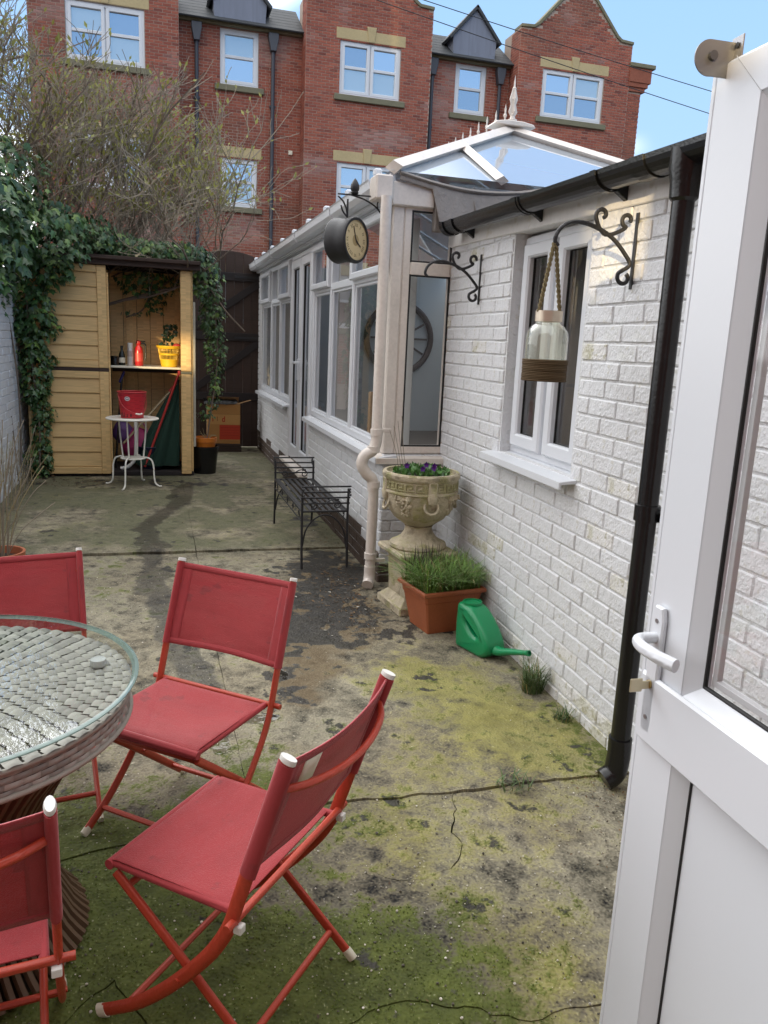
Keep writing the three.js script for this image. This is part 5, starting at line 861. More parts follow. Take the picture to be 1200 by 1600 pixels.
  for (const y of [.012, .045]) mesh('screw', lathe([[0, 0], [.0035, 0], [.004, .002], [0, .003]], 10).rotateZ(Math.PI / 2).translate(-.0005, y, .008), M.gasket, br);
}

// ---------------------------------------------------------------- cream shed and what it holds
{
  const t = thing('garden_shed', 'cream timber garden shed standing open, ivy over its roof', 'shed', [-.4, 0, -9.5]);
  const L = g => g.translate(.4, 0, 9.5), put = (n, g, m, p = t) => mesh(n, L(g), m, p), F = -9.15, B = -9.92;
  const base = put('floor', bx(-1.24, .42, 0.02, .07, B, F - .01, .004), M.blackWood);
  put('back_wall', bx(-1.24, .42, .07, 2.329, B, B + .012), M.blackWood);
  for (let i = 0; i < 11; i++) { const x = -1.23 + i * .149; put('back_board', bx(x + .002, x + .147, .07, 2.28, B + .012, B + .024, .003), M.shedIn); }
  for (const y of [.95, 1.46, 1.62]) put('back_batten', bx(-.3, .25, y, y + .012, B + .024, B + .03, .003), M.shedIn);
  put('back_batten', bx(-.31, -.23, .08, 2.2, B + .024, B + .042, .003), M.shedIn); put('back_batten', bx(.24, .30, .08, 2.2, B + .024, B + .042, .003), M.shedIn);
  put('side_wall', bx(-1.26, -1.241, .03, 2.30, B, F - .02, .003), M.shed); put('side_wall', bx(.40, .418, .03, 2.30, B, F - .02, .003), M.shed);
  for (let i = 0; i < 5; i++) put('side_board', bx(.386, .399, .07, 2.26, B + .03 + i * .145, B + .17 + i * .145, .003), M.shedIn);
  put('corner_trim', bx(-1.30, -1.20, .06, 2.27, F - .06, F - .02, .004), M.shed);
  put('post', bx(.285, .395, .04, 1.165, F - .06, F + .01, .008), M.shed); put('post', bx(.285, .40, 1.195, 2.27, F - .06, F + .012, .008), M.shed);
  put('post_joint', bx(.283, .402, 1.166, 1.194, F - .058, F + .008, .003), M.sillStone);
  put('weathered_trim', bx(.42, .445, .35, 1.95, F - .35, F - .02, .006), std([.50, .48, .40], .9, { map: rep(T.mottle, 5), bumpMap: rep(T.lump, 8), bumpScale: .01 }));
  put('roof', bx(-1.36, .50, 2.33, 2.37, B - .05, F + .12, .006), M.darkWood); put('roof_edge', bx(-1.36, .50, 2.275, 2.333, F + .04, F + .07, .005), M.darkWood);
  // left door leaf, in two halves of six boards
  for (const [y0, y1] of [[.05, 1.165], [1.205, 2.27]]) {
    const x0 = -1.15, x1 = -.475, d = put('door', merge([bx(x0, x0 + .085, y0, y1, F, F + .032, .005), bx(x1 - .095, x1, y0, y1, F, F + .032, .005), bx(x0 + .086, x1 - .096, y1 - .075, y1, F, F + .030, .005), bx(x0 + .086, x1 - .096, y0, y0 + .075, F, F + .030, .005)]), M.shed);
    const n = 6, s = (y1 - y0 - .15) / n; for (let i = 0; i < n; i++) { const y = y0 + .075 + i * s; put('board', extrude([[0, 0], [.016, 0], [.024, .012], [.008, s - .004], [0, s - .004]], x1 - x0 - .18, [], .002).rotateY(-Math.PI / 2).translate(x1 - .095, y, F - .002), M.shed, d); }
  }
  put('door_rail', bx(-1.16, -.47, 1.166, 1.204, F - .005, F + .026, .004), M.darkWood); put('door_edge', bx(-.474, -.455, .06, 2.2, F - .03, F + .01, .004), M.shed);
  put('shelf', bx(-.47, .385, 1.205, 1.228, B + .03, F - .14, .004), M.cream);
  put('shelf_bracket', bx(-.47, .385, 1.14, 1.204, B + .03, B + .055, .004), M.darkWood);
}
{
  const F = -9.45;
  let o = thing('dark_bottle', 'dark glass bottle with white label, leftmost on the shed shelf', 'bottle', [-.345, 1.229, F]);
  mesh('body', lathe([[0, 0], [.032, 0], [.034, .01], [.034, .12], [.014, .165], [.013, .195], [0, .196]], 24), std([.012, .018, .012], .2), o); mesh('label', lathe([[.0345, .03], [.0345, .085]], 24), M.cream, o); mesh('cap', lathe([[0, .19], [.016, .19], [.016, .215], [0, .216]], 18), M.gasket, o);
  o = thing('black_jar', 'low black container beside the dark bottle on the shelf', 'container', [-.42, 1.229, F + .03]); mesh('body', lathe([[0, 0], [.045, 0], [.047, .07], [.04, .085]], 20), M.blackPlastic, o); mesh('lid', lathe([[.048, .075], [.05, .08], [.048, .10], [0, .103]], 20), M.blackPlastic, o);
  o = thing('spray_can', 'white aerosol can on the shed shelf beside the red bottle', 'spray can', [-.255, 1.229, F]);
  mesh('body', lathe([[0, 0], [.031, 0], [.033, .006], [.033, .17], [.026, .19]], 24), std([.60, .58, .56], .35, { metalness: .3 }), o); mesh('cap', lathe([[.030, .186], [.030, .245], [.024, .25], [0, .25]], 24), M.whiteCap, o); mesh('band', lathe([[.0335, .10], [.0335, .165]], 24), std([.45, .36, .33], .5), o);
  o = thing('red_extinguisher', 'small red fire extinguisher with black hose on the shed shelf', 'fire extinguisher', [-.165, 1.229, F - .02]);
  const rd = phys([.42, .014, .014], .28, { clearcoat: .5 });
  mesh('cylinder', lathe([[0, 0], [.046, 0], [.05, .012], [.05, .165], [.042, .20], [.02, .225], [.018, .235]], 28), rd, o); mesh('label', lathe([[.0505, .05], [.0505, .14]], 28), std([.52, .06, .05], .4), o); mesh('valve', lathe([[0, .23], [.024, .23], [.028, .245], [.026, .27], [.015, .28], [0, .28]], 18), rd, o); mesh('grip', bx(-.012, .075, .262, .276, -.01, .01, .003), M.blackPlastic, o); mesh('hose', tube([[.02, .25, 0], [.07, .24, 0], [.078, .17, 0], [.07, .06, 0]], .010, 8), M.blackPlastic, o);
  // yellow basket with a plant
  o = thing('yellow_basket', 'yellow plastic slotted basket at the right of the shed shelf', 'basket', [.165, 1.229, F - .02]);
  const ym = phys([.68, .42, .02], .4, { clearcoat: .15 }), rr = y => mix(.088, .125, y / .23);
  mesh('base', lathe([[0, 0], [rr(0), 0], [rr(.085), .085], [rr(.085) - .006, .085], [rr(0) - .005, .006], [0, .006]], 40), ym, o);
  mesh('band', lathe([[rr(.13), .13], [rr(.13) + .003, .13], [rr(.15) + .003, .15], [rr(.15), .15]], 40), ym, o); mesh('rim', lathe([[rr(.2), .2], [rr(.2) + .004, .2], [rr(.23) + .016, .225], [rr(.23) + .016, .234], [rr(.23), .234]], 40), ym, o);
  for (let k = 0; k < 44; k++) { const a = k / 44 * Math.PI * 2, p = y => [Math.cos(a) * (rr(y) - .001), y, Math.sin(a) * (rr(y) - .001)]; mesh('rib', rod(p(.08), p(.205), .003, 5), ym, o); }
  const pl = thing('basket_plant', 'dark leafy plant standing in the yellow basket', 'plant', [.165, 1.26, F - .02]);
  mesh('soil', lathe([[0, .15], [.11, .14], [.07, 0], [0, 0]], 20), M.soil, pl); mesh('red_bag', buv(new THREE.IcosahedronGeometry(.05, 2).scale(1, .7, .8).translate(.085, .2, .02)), std([.42, .04, .03], .5), pl);
  const l = [], c = new THREE.Color(), rg = mulberry(61); for (let i = 0; i < 60; i++) { const h = rg(), s = .03 + rg() * .035, k = .6 + rg() * .8; l.push({ m: new THREE.Matrix4().compose(V(-.03 + (rg() - .5) * .16 + h * .06, .16 + h * .27, (rg() - .5) * .1), new THREE.Quaternion().setFromEuler(new THREE.Euler((rg() - .5) * 1.6, (rg() - .5) * 2.4, rg() * 6.28)), V(s, s, s)), c: c.setRGB(.022 * k, .05 * k, .02 * k).clone() }); }
  instanced('leaves', leafShape, M.ivyLeaf, l, pl); mesh('stem', tube([[0, .13, 0], [-.03, .25, .01], [.02, .42, 0]], .005, 6), M.twig, pl);
  // white bistro table and the red bucket on it
  o = thing('bistro_table', 'small round cream metal table with curled legs before the shed', 'table', [-.225, .02, -8.55]);
  mesh('table_top', lathe([[0, .698], [.255, .698], [.264, .704], [.264, .712], [.258, .716], [.25, .711], [0, .711]], 48), M.whiteMetal, o);
  mesh('table_rings', merge([.08, .12, .16, .2, .235].map(r => buv(new THREE.TorusGeometry(r, .002, 4, 40).rotateX(Math.PI / 2).translate(0, .711, 0)))), M.whiteMetal, o);
  for (let k = 0; k < 4; k++) { const a = k * Math.PI / 2 + .35, p = (r, y) => [Math.cos(a) * r, y, Math.sin(a) * r]; mesh('leg', tube([p(.145, .70), p(.135, .55), p(.12, .40), p(.11, .30)], .008, 8), M.whiteMetal, o); mesh('curled_foot', tube([p(.09, .30), p(.14, .305), p(.19, .285), p(.215, .22), p(.22, .12), p(.235, .04), p(.27, .012), p(.30, .012)], .009, 8, 40), M.whiteMetal, o); }
  mesh('lower_shelf', lathe([[0, .288], [.125, .288], [.13, .294], [.125, .30], [0, .30]], 32), M.whiteMetal, o);
  o = thing('red_bucket', 'red plastic bucket with pale oval badge on the bistro table', 'bucket', [-.225, .736, -8.55], .35);
  const cv = document.createElement('canvas'); cv.width = 1024; cv.height = 256; const g = cv.getContext('2d'); g.fillStyle = '#b5202c'; g.fillRect(0, 0, 1024, 256); g.fillStyle = '#a01a28'; for (let i = 0; i < 90; i++) g.fillRect((i * 137) % 1024, (i * 71) % 256, 30 + (i * 13) % 60, 8);
  g.fillStyle = '#c9c2c4'; g.beginPath(); g.ellipse(470, 60, 34, 22, 0, 0, 7); g.fill(); g.fillStyle = '#6d6a70'; g.beginPath(); g.ellipse(470, 60, 25, 13, 0, 0, 7); g.fill(); g.fillStyle = '#e8e2e2'; g.fillRect(452, 55, 36, 8);
  g.fillStyle = '#2a080d'; for (const [x, w, h] of [[330, 9, 34], [346, 9, 34], [362, 9, 40], [378, 9, 40], [378, 24, 8], [408, 9, 40], [400, 22, 8], [452, 9, 26], [446, 20, 9], [500, 10, 30], [512, 7, 30]]) g.fillRect(x, 240 - h, w, h);
  const bt = new THREE.CanvasTexture(cv); bt.colorSpace = THREE.SRGBColorSpace; bt.wrapS = THREE.RepeatWrapping;
  const bk = new THREE.CylinderGeometry(.142, .112, .262, 48, 1, true).translate(0, .131, 0); mesh('body', bk, new THREE.MeshStandardMaterial({ map: bt, roughness: .45, side: THREE.DoubleSide }), o).rotation.y = 2.72;
  const rp = std([.44, .03, .035], .45); mesh('rim', buv(new THREE.TorusGeometry(.143, .006, 8, 48).rotateX(Math.PI / 2).translate(0, .262, 0)), rp, o); mesh('bottom', lathe([[0, .001], [.113, .001], [.113, .012], [0, .012]], 40), rp, o);
  mesh('bail', tube([[-.147, .235, 0], [-.12, .12, .10], [-.02, .055, .142], [.04, .045, .143], [.10, .09, .11], [.147, .235, 0]], .0035, 6), rp, o); mesh('bail_grip', tube([[-.015, .052, .144], [.03, .046, .146], [.055, .053, .14]], .008, 8), M.whiteMetal, o);
  // under the shelf
  o = thing('green_parasol', 'dark green folded parasol leaning inside the shed', 'parasol', [.12, .07, -9.42]);
  mesh('canopy', surf((u, v, of) => { const a = u * Math.PI * 2, r = (.02 + .33 * Math.pow(v, .7)) * (1 + .16 * Math.sin(a * 8)) , y = .98 - v * .93, x = .16 - v * .22 + Math.cos(a) * r * .8; return V(Math.min(.15, x), y, Math.sin(a) * r * .55); }, 64, 10, 0), phys([.008, .034, .022], .9, { side: THREE.DoubleSide, bumpMap: rep(T.weave, 30), bumpScale: .001 }), o);
  mesh('pole', rod([-.12, .02, 0], [.15, 1.02, 0], .012, 8), M.darkWood, o);
  const tool = (label, a, b, r, m, head, hm, name) => { const q = thing(name, label, 'tool', a); const d = [b[0] - a[0], b[1] - a[1], b[2] - a[2]]; mesh('shaft', rod([0, 0, 0], d, r, 8), m, q); if (head) mesh('head', at(head, ...d), hm, q); return q; };
  tool('long red handled broom leaning diagonally in the shed', [-.12, .10, -9.30], [.27, 1.17, -9.32], .014, std([.42, .03, .025], .45), cbox(.03, .05, .03, .004), rp, 'broom');
  tool('pale wooden handled tool leaning behind the bucket', [-.35, .35, -9.42], [.20, .98, -9.45], .012, std([.40, .32, .20], .7), cbox(.10, .045, .03, .004).rotateZ(.8), std([.42, .05, .04], .5), 'rake');
  tool('dark blue handled spade standing at the left of the shed', [-.44, .08, -9.35], [-.35, 1.10, -9.42], .012, M.blackPlastic, cbox(.03, .14, .03, .01).rotateZ(-.4), std([.015, .015, .12], .4), 'spade');
  o = thing('white_hose_pipe', 'white curved pipe standing under the bistro table in the shed', 'pipe', [-.2, .07, -9.25]); mesh('tube', tube([[-.18, .02, 0], [-.10, .04, 0], [-.03, .12, 0], [-.01, .30, 0], [-.01, .62, 0]], .020, 12), M.whiteCap, o); mesh('end_collar', lathe([[.02, 0], [.026, 0], [.026, .03], [.02, .03]], 16).translate(-.01, .60, 0), M.whiteCap, o);
  o = thing('pink_bag', 'crumpled pink and purple bag behind the bistro table legs', 'bag', [-.22, .10, -9.55]);
  const bag = (x, y, r, m, s) => { const g2 = new THREE.IcosahedronGeometry(r, 4), p = g2.attributes.position; for (let i = 0; i < p.count; i++) { const v = V(p.getX(i), p.getY(i), p.getZ(i)), k = 1 + .28 * (fbm(v.x * 18 + s, v.y * 18 + v.z * 9, 5, 3) - .5); p.setXYZ(i, v.x * k, v.y * k * 1.2, v.z * k * .7); } g2.computeVertexNormals(); return buv(g2.translate(x, y, 0)); };
  mesh('bag', bag(.02, .22, .17, 0, 1), std([.36, .03, .13], .6, { map: rep(T.mottle, 4) }), o); mesh('bag', bag(-.14, .36, .11, 0, 7), std([.10, .04, .16], .6), o); mesh('strap', tube([[-.02, .42, .06], [.05, .50, .07], [.12, .42, .07], [.14, .30, .09]], .010, 6), std([.42, .12, .22], .6), o);
  o = thing('blue_bin', 'dark blue plastic bin low in the shed beneath the table', 'bin', [-.05, .07, -9.45]); mesh('body', lathe([[0, 0], [.13, 0], [.16, .24], [.168, .25], [.15, .25], [.125, .012], [0, .012]], 32), std([.012, .018, .05], .4), o); mesh('rim', buv(new THREE.TorusGeometry(.165, .006, 6, 36).rotateX(Math.PI / 2).translate(0, .25, 0)), std([.012, .018, .05], .4), o);
  // pots and box beside the shed
  o = thing('black_pot', 'large black plastic plant pot beside the shed post', 'pot', [.555, .018, -9.38]); mesh('body', lathe([[0, 0], [.125, 0], [.155, .29], [.165, .295], [.165, .32], [.148, .32], [.12, .02], [0, .02]], 40), M.blackPlastic, o); mesh('soil', lathe([[0, .27], [.148, .265]], 24), M.soil, o);
  o = thing('orange_pot', 'orange plastic pot standing inside the large black pot', 'pot', [.56, .29, -9.36], .2); const om = phys([.52, .15, .012], .45, { clearcoat: .1 }); mesh('body', lathe([[0, 0], [.10, 0], [.125, .11], [.125, .15], [.118, .152], [.112, .10], [0, .09]], 36), om, o); mesh('rim', lathe([[.126, .095], [.131, .097], [.132, .15], [.125, .153]], 36), om, o);
  const dp = thing('withered_plant', 'withered pale stems growing from the orange pot', 'plant', [.58, .375, -9.36]); for (let k = 0; k < 14; k++) { const a = k * 2.4, r = R(.05, .16); mesh('stem', tube([[0, 0, 0], [Math.cos(a) * r * .5, R(.05, .1), Math.sin(a) * r * .5], [Math.cos(a) * r, R(.05, .16), Math.sin(a) * r]], .0025, 4), std([.30, .25, .13], .9), dp); }
  o = thing('wooden_crate', 'low dark wooden crate under the cardboard box', 'crate', [.92, .018, -11.25]); for (let k = 0; k < 3; k++) mesh('slat', bx(-.24, .24, .002 + k * .038, .034 + k * .038, .13, .145, .002), M.darkWood, o); mesh('box_frame', bx(-.23, .23, 0, .105, -.14, .128, .004), M.darkWood, o);
  o = thing('cardboard_box', 'brown cardboard box with red print before the gate', 'box', [.92, .13, -11.25], -.03);
  const cb = document.createElement('canvas'); cb.width = 512; cb.height = 512; const q = cb.getContext('2d'); q.fillStyle = '#a97a45'; q.fillRect(0, 0, 512, 512); q.fillStyle = '#b98b52'; q.fillRect(0, 130, 512, 130); q.fillStyle = '#b23a22'; q.fillRect(190, 268, 322, 190); q.fillStyle = '#a52c20'; q.font = 'bold 96px sans-serif'; q.fillText('d', 225, 230); q.fillRect(80, 150, 14, 74); q.fillStyle = '#8c5a30'; q.fillRect(150, 160, 12, 60); q.fillStyle = '#8f2c1c'; for (let k = 0; k < 4; k++) q.fillRect(210, 300 + k * 34, 280, 4); q.fillStyle = '#8a6234'; q.fillRect(0, 126, 512, 5); q.fillRect(200, 474, 300, 6);
  const ctx = new THREE.CanvasTexture(cb); ctx.colorSpace = THREE.SRGBColorSpace; const card = std([.36, .20, .085], .85, { map: rep(T.mottle, 2) });
  mesh('carton', bx(-.225, .225, 0, .55, -.12, .118, .004), card, o); mesh('printed_face', new THREE.PlaneGeometry(.448, .546).translate(0, .275, .1215), new THREE.MeshStandardMaterial({ map: ctx, roughness: .85 }), o);
  mesh('flap', cbox(.2, .003, .12, .001).rotateZ(.3).translate(.28, .575, 0), card, o); mesh('flap', cbox(.44, .003, .12, .001).rotateX(-.9).translate(0, .585, -.14), card, o);
  o = thing('bin_bag', 'black bin liner lying on top of the cardboard box', 'bag', [.9, .685, -11.25]); mesh('bag', surf((u, v) => V(mix(-.25, .2, u), .03 + .03 * fbm(u * 6, v * 6, 7, 3) - (v > .85 ? (v - .85) * .3 : 0), mix(-.12, .14, v)), 24, 10, .008), M.blackPlastic, o);
}

// ---------------------------------------------------------------- ivy
function ivy(label, pos, blobs, stems, seed) {
  const t = thing('ivy', label, 'ivy', pos, 0, 'ivy over the shed and the left wall'), rg = mulberry(seed), l = [], c = new THREE.Color(), q = new THREE.Quaternion(), e = new THREE.Euler();
  for (const [x, y, z, rx, ry, rz, n, s0, s1] of blobs) for (let i = 0; i < n; i++) {
    const a = rg() * 6.283, u = rg() * 2 - 1, w = Math.sqrt(1 - u * u), rr = (.55 + .5 * Math.pow(rg(), .5)) * (1 + .45 * (fbm(a * 1.6 + x, u * 2.2 + y, 71, 3) - .5) * 2 * .8), nx = Math.cos(a) * w, nz = Math.sin(a) * w;
    const s = mix(s0 ?? .05, s1 ?? .10, rg()) * mix(.55, 1.25, rg()), k = .55 + rg() * .8, young = rg() < .16;
    // leaves hang tip down, facing outwards and up to the light
    q.setFromEuler(e.set(-.5 + (rg() - .5) * 1.1, Math.atan2(nx, nz) * .8 + (rg() - .5) * 1.4, Math.PI + (rg() - .5) * 1.3, 'YXZ'));
    l.push({ m: new THREE.Matrix4().compose(V(x + nx * rx * rr - pos[0], y + u * ry * rr - pos[1], z + nz * rz * rr - pos[2]), q, V(s, s, s)), c: (young ? c.setRGB(.15 * k, .24 * k, .055 * k) : c.setRGB(.05 * k, .11 * k, .032 * k)).clone() });
  }
  instanced('leaves', leafShape, M.ivyLeaf, l, t);
  for (const s of stems) mesh('stem', tube(s.map(p => [p[0] - pos[0], p[1] - pos[1], p[2] - pos[2]]), .009, 6), M.bark, t);
}
ivy('ivy heaped over the left wall and the shed corner', [-1.45, 2.0, -8.2], [
  [-1.55, 2.50, -8.4, .50, .62, .85, 1900, .07, .15], [-1.05, 2.52, -9.0, .48, .34, .40, 900, .05, .10], [-1.62, 2.15, -7.5, .30, .50, .8, 700, .06, .12], [-.75, 2.55, -9.25, .42, .22, .30, 500, .05, .09], [-1.45, 3.0, -8.9, .5, .4, .5, 500, .05, .1],
  [-1.60, 1.9, -8.6, .26, .42, .5, 500, .06, .11], [-1.0, 2.16, -8.95, .22, .16, .12, 170, .06, .11]], [[[-1.36, .1, -8.9], [-1.33, 1.0, -8.8], [-1.4, 1.9, -8.7], [-1.5, 2.6, -8.5]], [[-1.36, .05, -8.7], [-1.38, .9, -8.5], [-1.45, 1.8, -8.3]]], 301);
ivy('ivy hanging in a narrow curtain between white wall and shed door', [-1.2, .02, -9.0], [
  [-1.22, 1.70, -9.02, .24, .40, .12, 620, .05, .09], [-1.20, 1.15, -9.05, .17, .42, .10, 460, .045, .08], [-1.16, .62, -9.06, .11, .34, .07, 240, .04, .07], [-1.19, .22, -9.04, .15, .20, .09, 190, .04, .07], [-1.02, 1.62, -9.08, .12, .12, .04, 60, .04, .06], [-1.03, 1.28, -9.08, .10, .05, .03, 26, .04, .06], [-1.06, .7, -9.08, .07, .08, .03, 24, .04, .06]], [[[-1.2, .03, -9.03], [-1.18, .6, -9.04], [-1.22, 1.2, -9.03], [-1.25, 2.0, -9.0]]], 302);
ivy('ivy and dead stems along the shed roof edge', [-.2, 2.37, -9.4], [
  [-.1, 2.47, -9.42, .62, .12, .34, 900, .04, .075], [.32, 2.46, -9.35, .30, .12, .30, 380, .04, .075], [-.45, 2.53, -9.5, .4, .14, .3, 360, .04, .08], [-.05, 2.12, -9.62, .40, .13, .14, 260, .04, .075], [.02, 1.93, -9.72, .13, .12, .06, 60, .04, .07], [-.2, 1.80, -9.75, .16, .03, .04, 26, .035, .06]], [[[-.6, 2.39, -9.3], [-.1, 2.50, -9.35], [.3, 2.44, -9.2], [.55, 2.3, -9.15]], [[.0, 2.40, -9.6], [-.02, 2.1, -9.68], [-.12, 1.85, -9.75], [-.3, 1.76, -9.78]]], 303);
ivy('ivy trailing down from the shed roof before the dark gate', [.58, .34, -9.35], [
  [.55, 2.22, -9.35, .19, .26, .24, 420, .04, .075], [.64, 1.85, -9.42, .15, .30, .18, 320, .04, .075], [.68, 1.40, -9.45, .13, .34, .12, 240, .035, .065], [.68, .95, -9.45, .09, .22, .09, 90, .035, .06], [.55, .72, -9.4, .10, .12, .07, 50, .035, .06]], [[[.5, 2.4, -9.3], [.66, 1.9, -9.4], [.7, 1.3, -9.42], [.62, .7, -9.38], [.57, .36, -9.36]], [[.62, 2.1, -9.3], [.8, 1.86, -9.3], [1.0, 1.66, -9.3]]], 304);

// ---------------------------------------------------------------- leafless shrub over the back corner
{
  const t = thing('bare_shrub', 'large tangled leafless shrub with a few spring buds behind the shed', 'shrub', [-1.7, 0, -9.9]); const rg = mulberry(404);
  const tw = [], limbs = [], tips = [];
  const grow = (p, d, len, r, depth) => {
    const cap = 4.15 + Math.max(0, -1.05 - p.x) * 1.5 - Math.max(0, p.x) * .4; if (p.y > cap) return;
    const n = depth === 0 ? 7 : depth === 1 ? 5 : 4, pts = [p.clone()]; let q = p.clone(), dir = d.clone().normalize();
    const wob = depth === 0 ? .22 : .5;
    for (let i = 0; i < n; i++) { dir.add(V((rg() - .5) * wob * 1.3, (rg() - .42) * wob, (rg() - .5) * wob)).normalize(); q = q.clone().addScaledVector(dir, len / n); if (q.y > cap + .25) { if (i > 0) break; } pts.push(q); }
    const seg = depth < 1 ? 7 : depth < 2 ? 5 : 3; const g = sweep(pts, k => Math.max(.0032, r * (1 - .62 * k)), k => Math.max(.0032, r * (1 - .62 * k)), null, seg, false, 0, false);
    if (depth < 2) limbs.push(g); else tw.push(g);
    if (depth >= 3) tips.push([pts[pts.length - 1], dir.clone()], [pts[1], dir.clone()]);
    if (depth < 4) { const m = [7, 7, 5, 3][depth]; for (let i = 0; i < m; i++) { const k = Math.min(pts.length - 1, 1 + Math.floor((i + .3 + rg() * .6) / m * n)), o = V((rg() - .45) * 2.5, -.15 + rg() * 1.15, (rg() - .5) * 1.6); grow(pts[k], dir.clone().multiplyScalar(.75).add(o), len * mix(.42, .62, rg()), r * .52, depth + 1); } }
  };
  const roots = [[[-1.75, 1.4, -9.9], [.75, .62, .3], 2.5, .028], [[-1.85, 1.6, -9.7], [.35, 1, .1], 2.5, .026], [[-1.7, 1.5, -10.0], [1.25, .42, .2], 2.6, .026], [[-2.0, 1.5, -9.9], [.1, 1, .2], 2.7, .026], [[-1.3, 1.6, -10.2], [.95, .8, .0], 2.0, .022], [[-1.9, 2.0, -9.4], [.35, .85, .35], 2.2, .022], [[-.9, 2.2, -10.2], [.7, .7, .1], 1.5, .018], [[-.5, 2.3, -10.15], [.55, .75, .1], 1.25, .016], [[-1.6, 1.7, -10.1], [.6, 1.05, 0], 2.6, .022], [[-1.3, 2.1, -9.9], [.55, 1.1, .1], 2.0, .02], [[-2.1, 2.2, -9.8], [.5, .9, .1], 2.3, .02], [[-.2, 2.4, -10.3], [.5, .6, .1], 1.0, .014]];
  for (const [p, d, l, r] of roots) grow(V(...p), V(...d), l, r, 0);
  const off = g => g.translate(1.7, 0, 9.9);
  mesh('trunk', off(merge([[-1.85, 0], [-1.7, .1], [-1.95, -.1], [-1.3, .05]].map(([x, k]) => sweep([V(-1.72 + k, -.05, -9.95), V((x - 1.75) / 2, .8, -9.95), V(x, 1.65, -9.9)], .04, .04, null, 7)))), M.bark, t);
  limbs.forEach(g => mesh('branch', off(g), M.bark, t));
  mesh('twigs', off(merge(tw)), M.twig, t).userData.kind = 'stuff';
  const l = [], c = new THREE.Color(); for (const [p, d] of tips) { if (p.y < 2.9 || rg() > .42) continue; const s = .026 + rg() * .05, k = .7 + rg() * .6, q = new THREE.Quaternion().setFromUnitVectors(V(0, 1, 0), d.clone().add(V((rg() - .5), (rg() - .2), (rg() - .5))).normalize()); l.push({ m: new THREE.Matrix4().compose(p.clone().add(V(1.7, 0, 9.9)), q, V(s, s, s)), c: c.setRGB(.33 * k, .33 * k, .08 * k).clone() }); }
  instanced('buds', smallLeaf, M.budLeaf, l, t);
  console.log('shrub twigs', tw.length, 'limbs', limbs.length, 'buds', l.length);
}
{ // dry stems in the pot at the left, and by the wall
  const p = thing('terracotta_pot', 'terracotta pot half hidden behind the red chair back', 'pot', [-.93, 0, -5.12]); mesh('body', lathe([[0, 0], [.09, 0], [.13, .2], [.145, .205], [.148, .25], [.132, .25], [.12, .2], [0, .19]], 36), M.terracotta, p); mesh('soil', lathe([[0, .215], [.128, .205]], 24), M.soil, p);
  const d = thing('dry_stems', 'dry brown stems rising from the terracotta pot', 'plant', [-.93, .21, -5.12]), rg = mulberry(12);
  for (let k = 0; k < 26; k++) { const a = rg() * 6.283, r = .1 + rg() * .32, h = .25 + rg() * .62, x = Math.cos(a) * r * .8 + .05, z = Math.sin(a) * r * .5; mesh('stem', tube([[Math.cos(a) * .05, 0, Math.sin(a) * .05], [x * .4, h * .5, z * .4], [x * .8 + (rg() - .5) * .06, h * .85, z * .8], [x, h, z]], .0028, 4, 9), k % 3 ? M.twig : M.stalk ??= std([.30, .24, .13], .9), d); }
  const w = thing('withered_shrub', 'withered leafless stems at the foot of the white boundary wall', 'plant', [-1.22, 0, -7.6]);
  for (let k = 0; k < 34; k++) { const z = (rg() - .5) * 1.5, h = .2 + rg() * .55, x = (rg() - .35) * .35; mesh('stem', tube([[(rg() - .5) * .12, 0, z], [x * .4, h * .55, z + (rg() - .5) * .2], [x, h, z + (rg() - .5) * .4]], .003, 4, 8), k % 3 ? M.twig : M.stalk, w); }
}
// ---------------------------------------------------------------- overhead cables
for (const [a, b, lb] of [[[-.6, 7.94, -14], [14.6, 6.09, -14], 'upper thin overhead cable crossing the sky'], [[-.6, 7.90, -14.2], [14.6, 5.60, -14], 'lower thin overhead cable crossing the sky']]) {
  const m = mesh('overhead_cable', tube([0, .25, .5, .75, 1].map(k => [mix(a[0], b[0], k), mix(a[1], b[1], k) - .10 * Math.sin(Math.PI * k), mix(a[2], b[2], k)]), .0075, 6, 30), M.iron); tag(m, lb, 'cable', 'overhead cables');
}
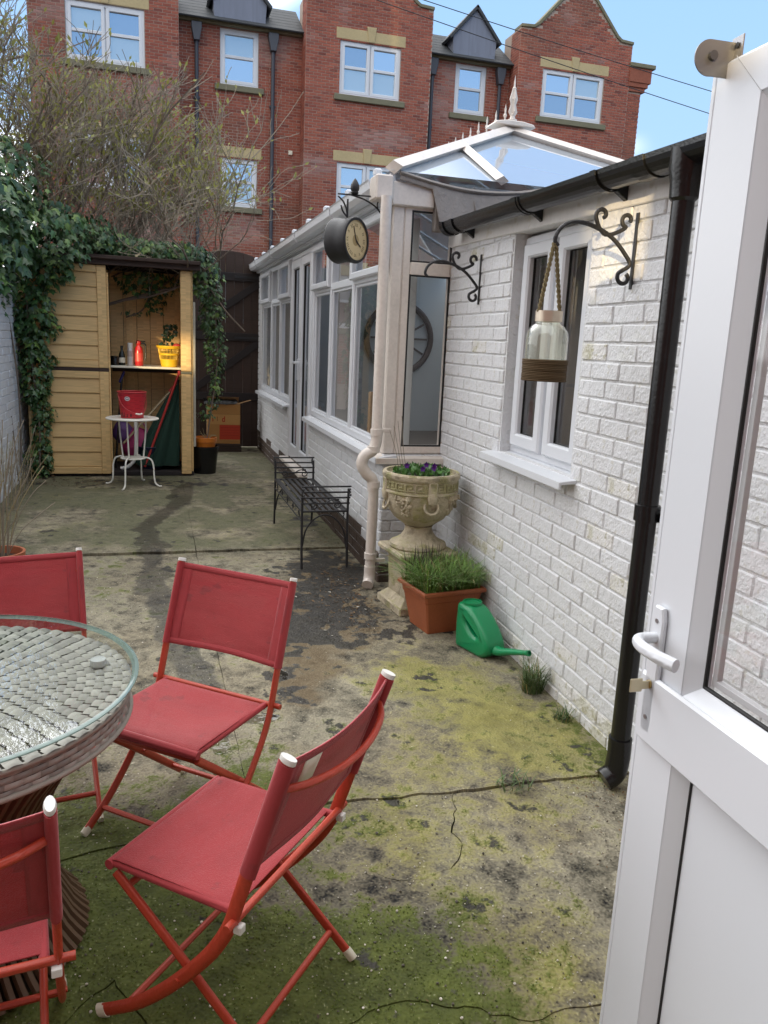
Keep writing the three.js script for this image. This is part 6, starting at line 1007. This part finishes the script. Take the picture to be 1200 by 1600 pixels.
// ---------------------------------------------------------------- unseen blocks at the camera's back, added to shade yard and terrace
{
  const h = thing('own_house_blocker', 'unseen house behind the camera, height and corner shaped for the sunlight', 'building', [2.2, 0, .7]);  // out of view; low height and left corner set for the light
  mesh('wall', merge([bx(-2.27, -2.2, 0, 3.3, .2, 4, .01), bx(-1.2, 3.4, 0, 3.3, .05, 4, .01), bx(-2.199, -1.2, 2.25, 3.3, .2, 4, .01), bx(-2.199, -1.2, 0, 2.25, 3.9, 4, .01)]), M.redBrickFar, h);
  mesh('door_pier', bx(-1.28, -.60, 0, 2.4, -1.07, .049, .01), M.redBrickFar, h);
  mesh('roof', bx(-2.28, 3.5, 3.3, 3.42, .15, 4.1, .01), M.slate, h);
  // made-up row square to the low sun; its gaps shape the sun patches
  const A = SUN_AZ, at9 = [-Math.sin(A) * 9, 0, Math.cos(A) * 9];
  const row = (label, x0, x1, top, ext = 0) => { const r = thing('added_sun_blocker', label, 'building', at9, -A); mesh('wall', bx(x0, x1, 0, top - 2.4, 0, 7, .01), M.redBrickFar, r); mesh('roof', extrude([[-.2, top - 2.4], [7.2, top - 2.4], [3.5, top + .5]], x1 - x0 - .02 + ext, [], .01).rotateY(-Math.PI / 2).translate(x1 - .01 + ext, 0, 0), M.slate, r); return r; };  // builds one added shade block, wall and roof
  row('tall unseen brick block added behind the camera to shade yard and terrace', -3.75, -1.0, 13.2);
  const b = row('tall unseen brick block added with a gap for sun on the shed', -16, -4.66, 13.2, .90);
  mesh('sun_gap_top', bx(-4.659, -3.751, 4.1, 10.79, .02, 6.98, .01), M.redBrickFar, b);  // added to close the sun gap above the shed patch
  mesh('sun_gap_base', bx(-4.659, -3.751, 0, 3.04, .2, .3, .01), M.darkWood, b);  // added as lower edge of the same sun gap
  const e3 = row('tall unseen brick block added above the gap for sun on the annex', -.998, 3.2, 13.2); e3.children[0].geometry.dispose(); e3.children[0].geometry = merge([bx(-.998, 3.2, 4.35, 10.8, 0, 7, .01), bx(.92, 3.2, 0, 4.349, 0, 7, .01)]);
  const g = thing('added_low_sun_blocker', 'low unseen brick block added as lower edge of the annex sun patch', 'building', at9, -A);  // added low block, lets sun over it onto annex wall and eaves
  mesh('wall', merge([bx(-.998, .17, 0, 3.55, .0, 6, .01), bx(.171, .9, 0, 3.08, .0, 6, .01)]), M.redBrickFar, g); mesh('roof', merge([bx(-.997, .169, 3.55, 3.65, -.1, 6.1, .01), bx(.1695, .92, 3.08, 3.16, -.1, 6.1, .01)]), M.slate, g);
}

renderer.render(scene, camera);
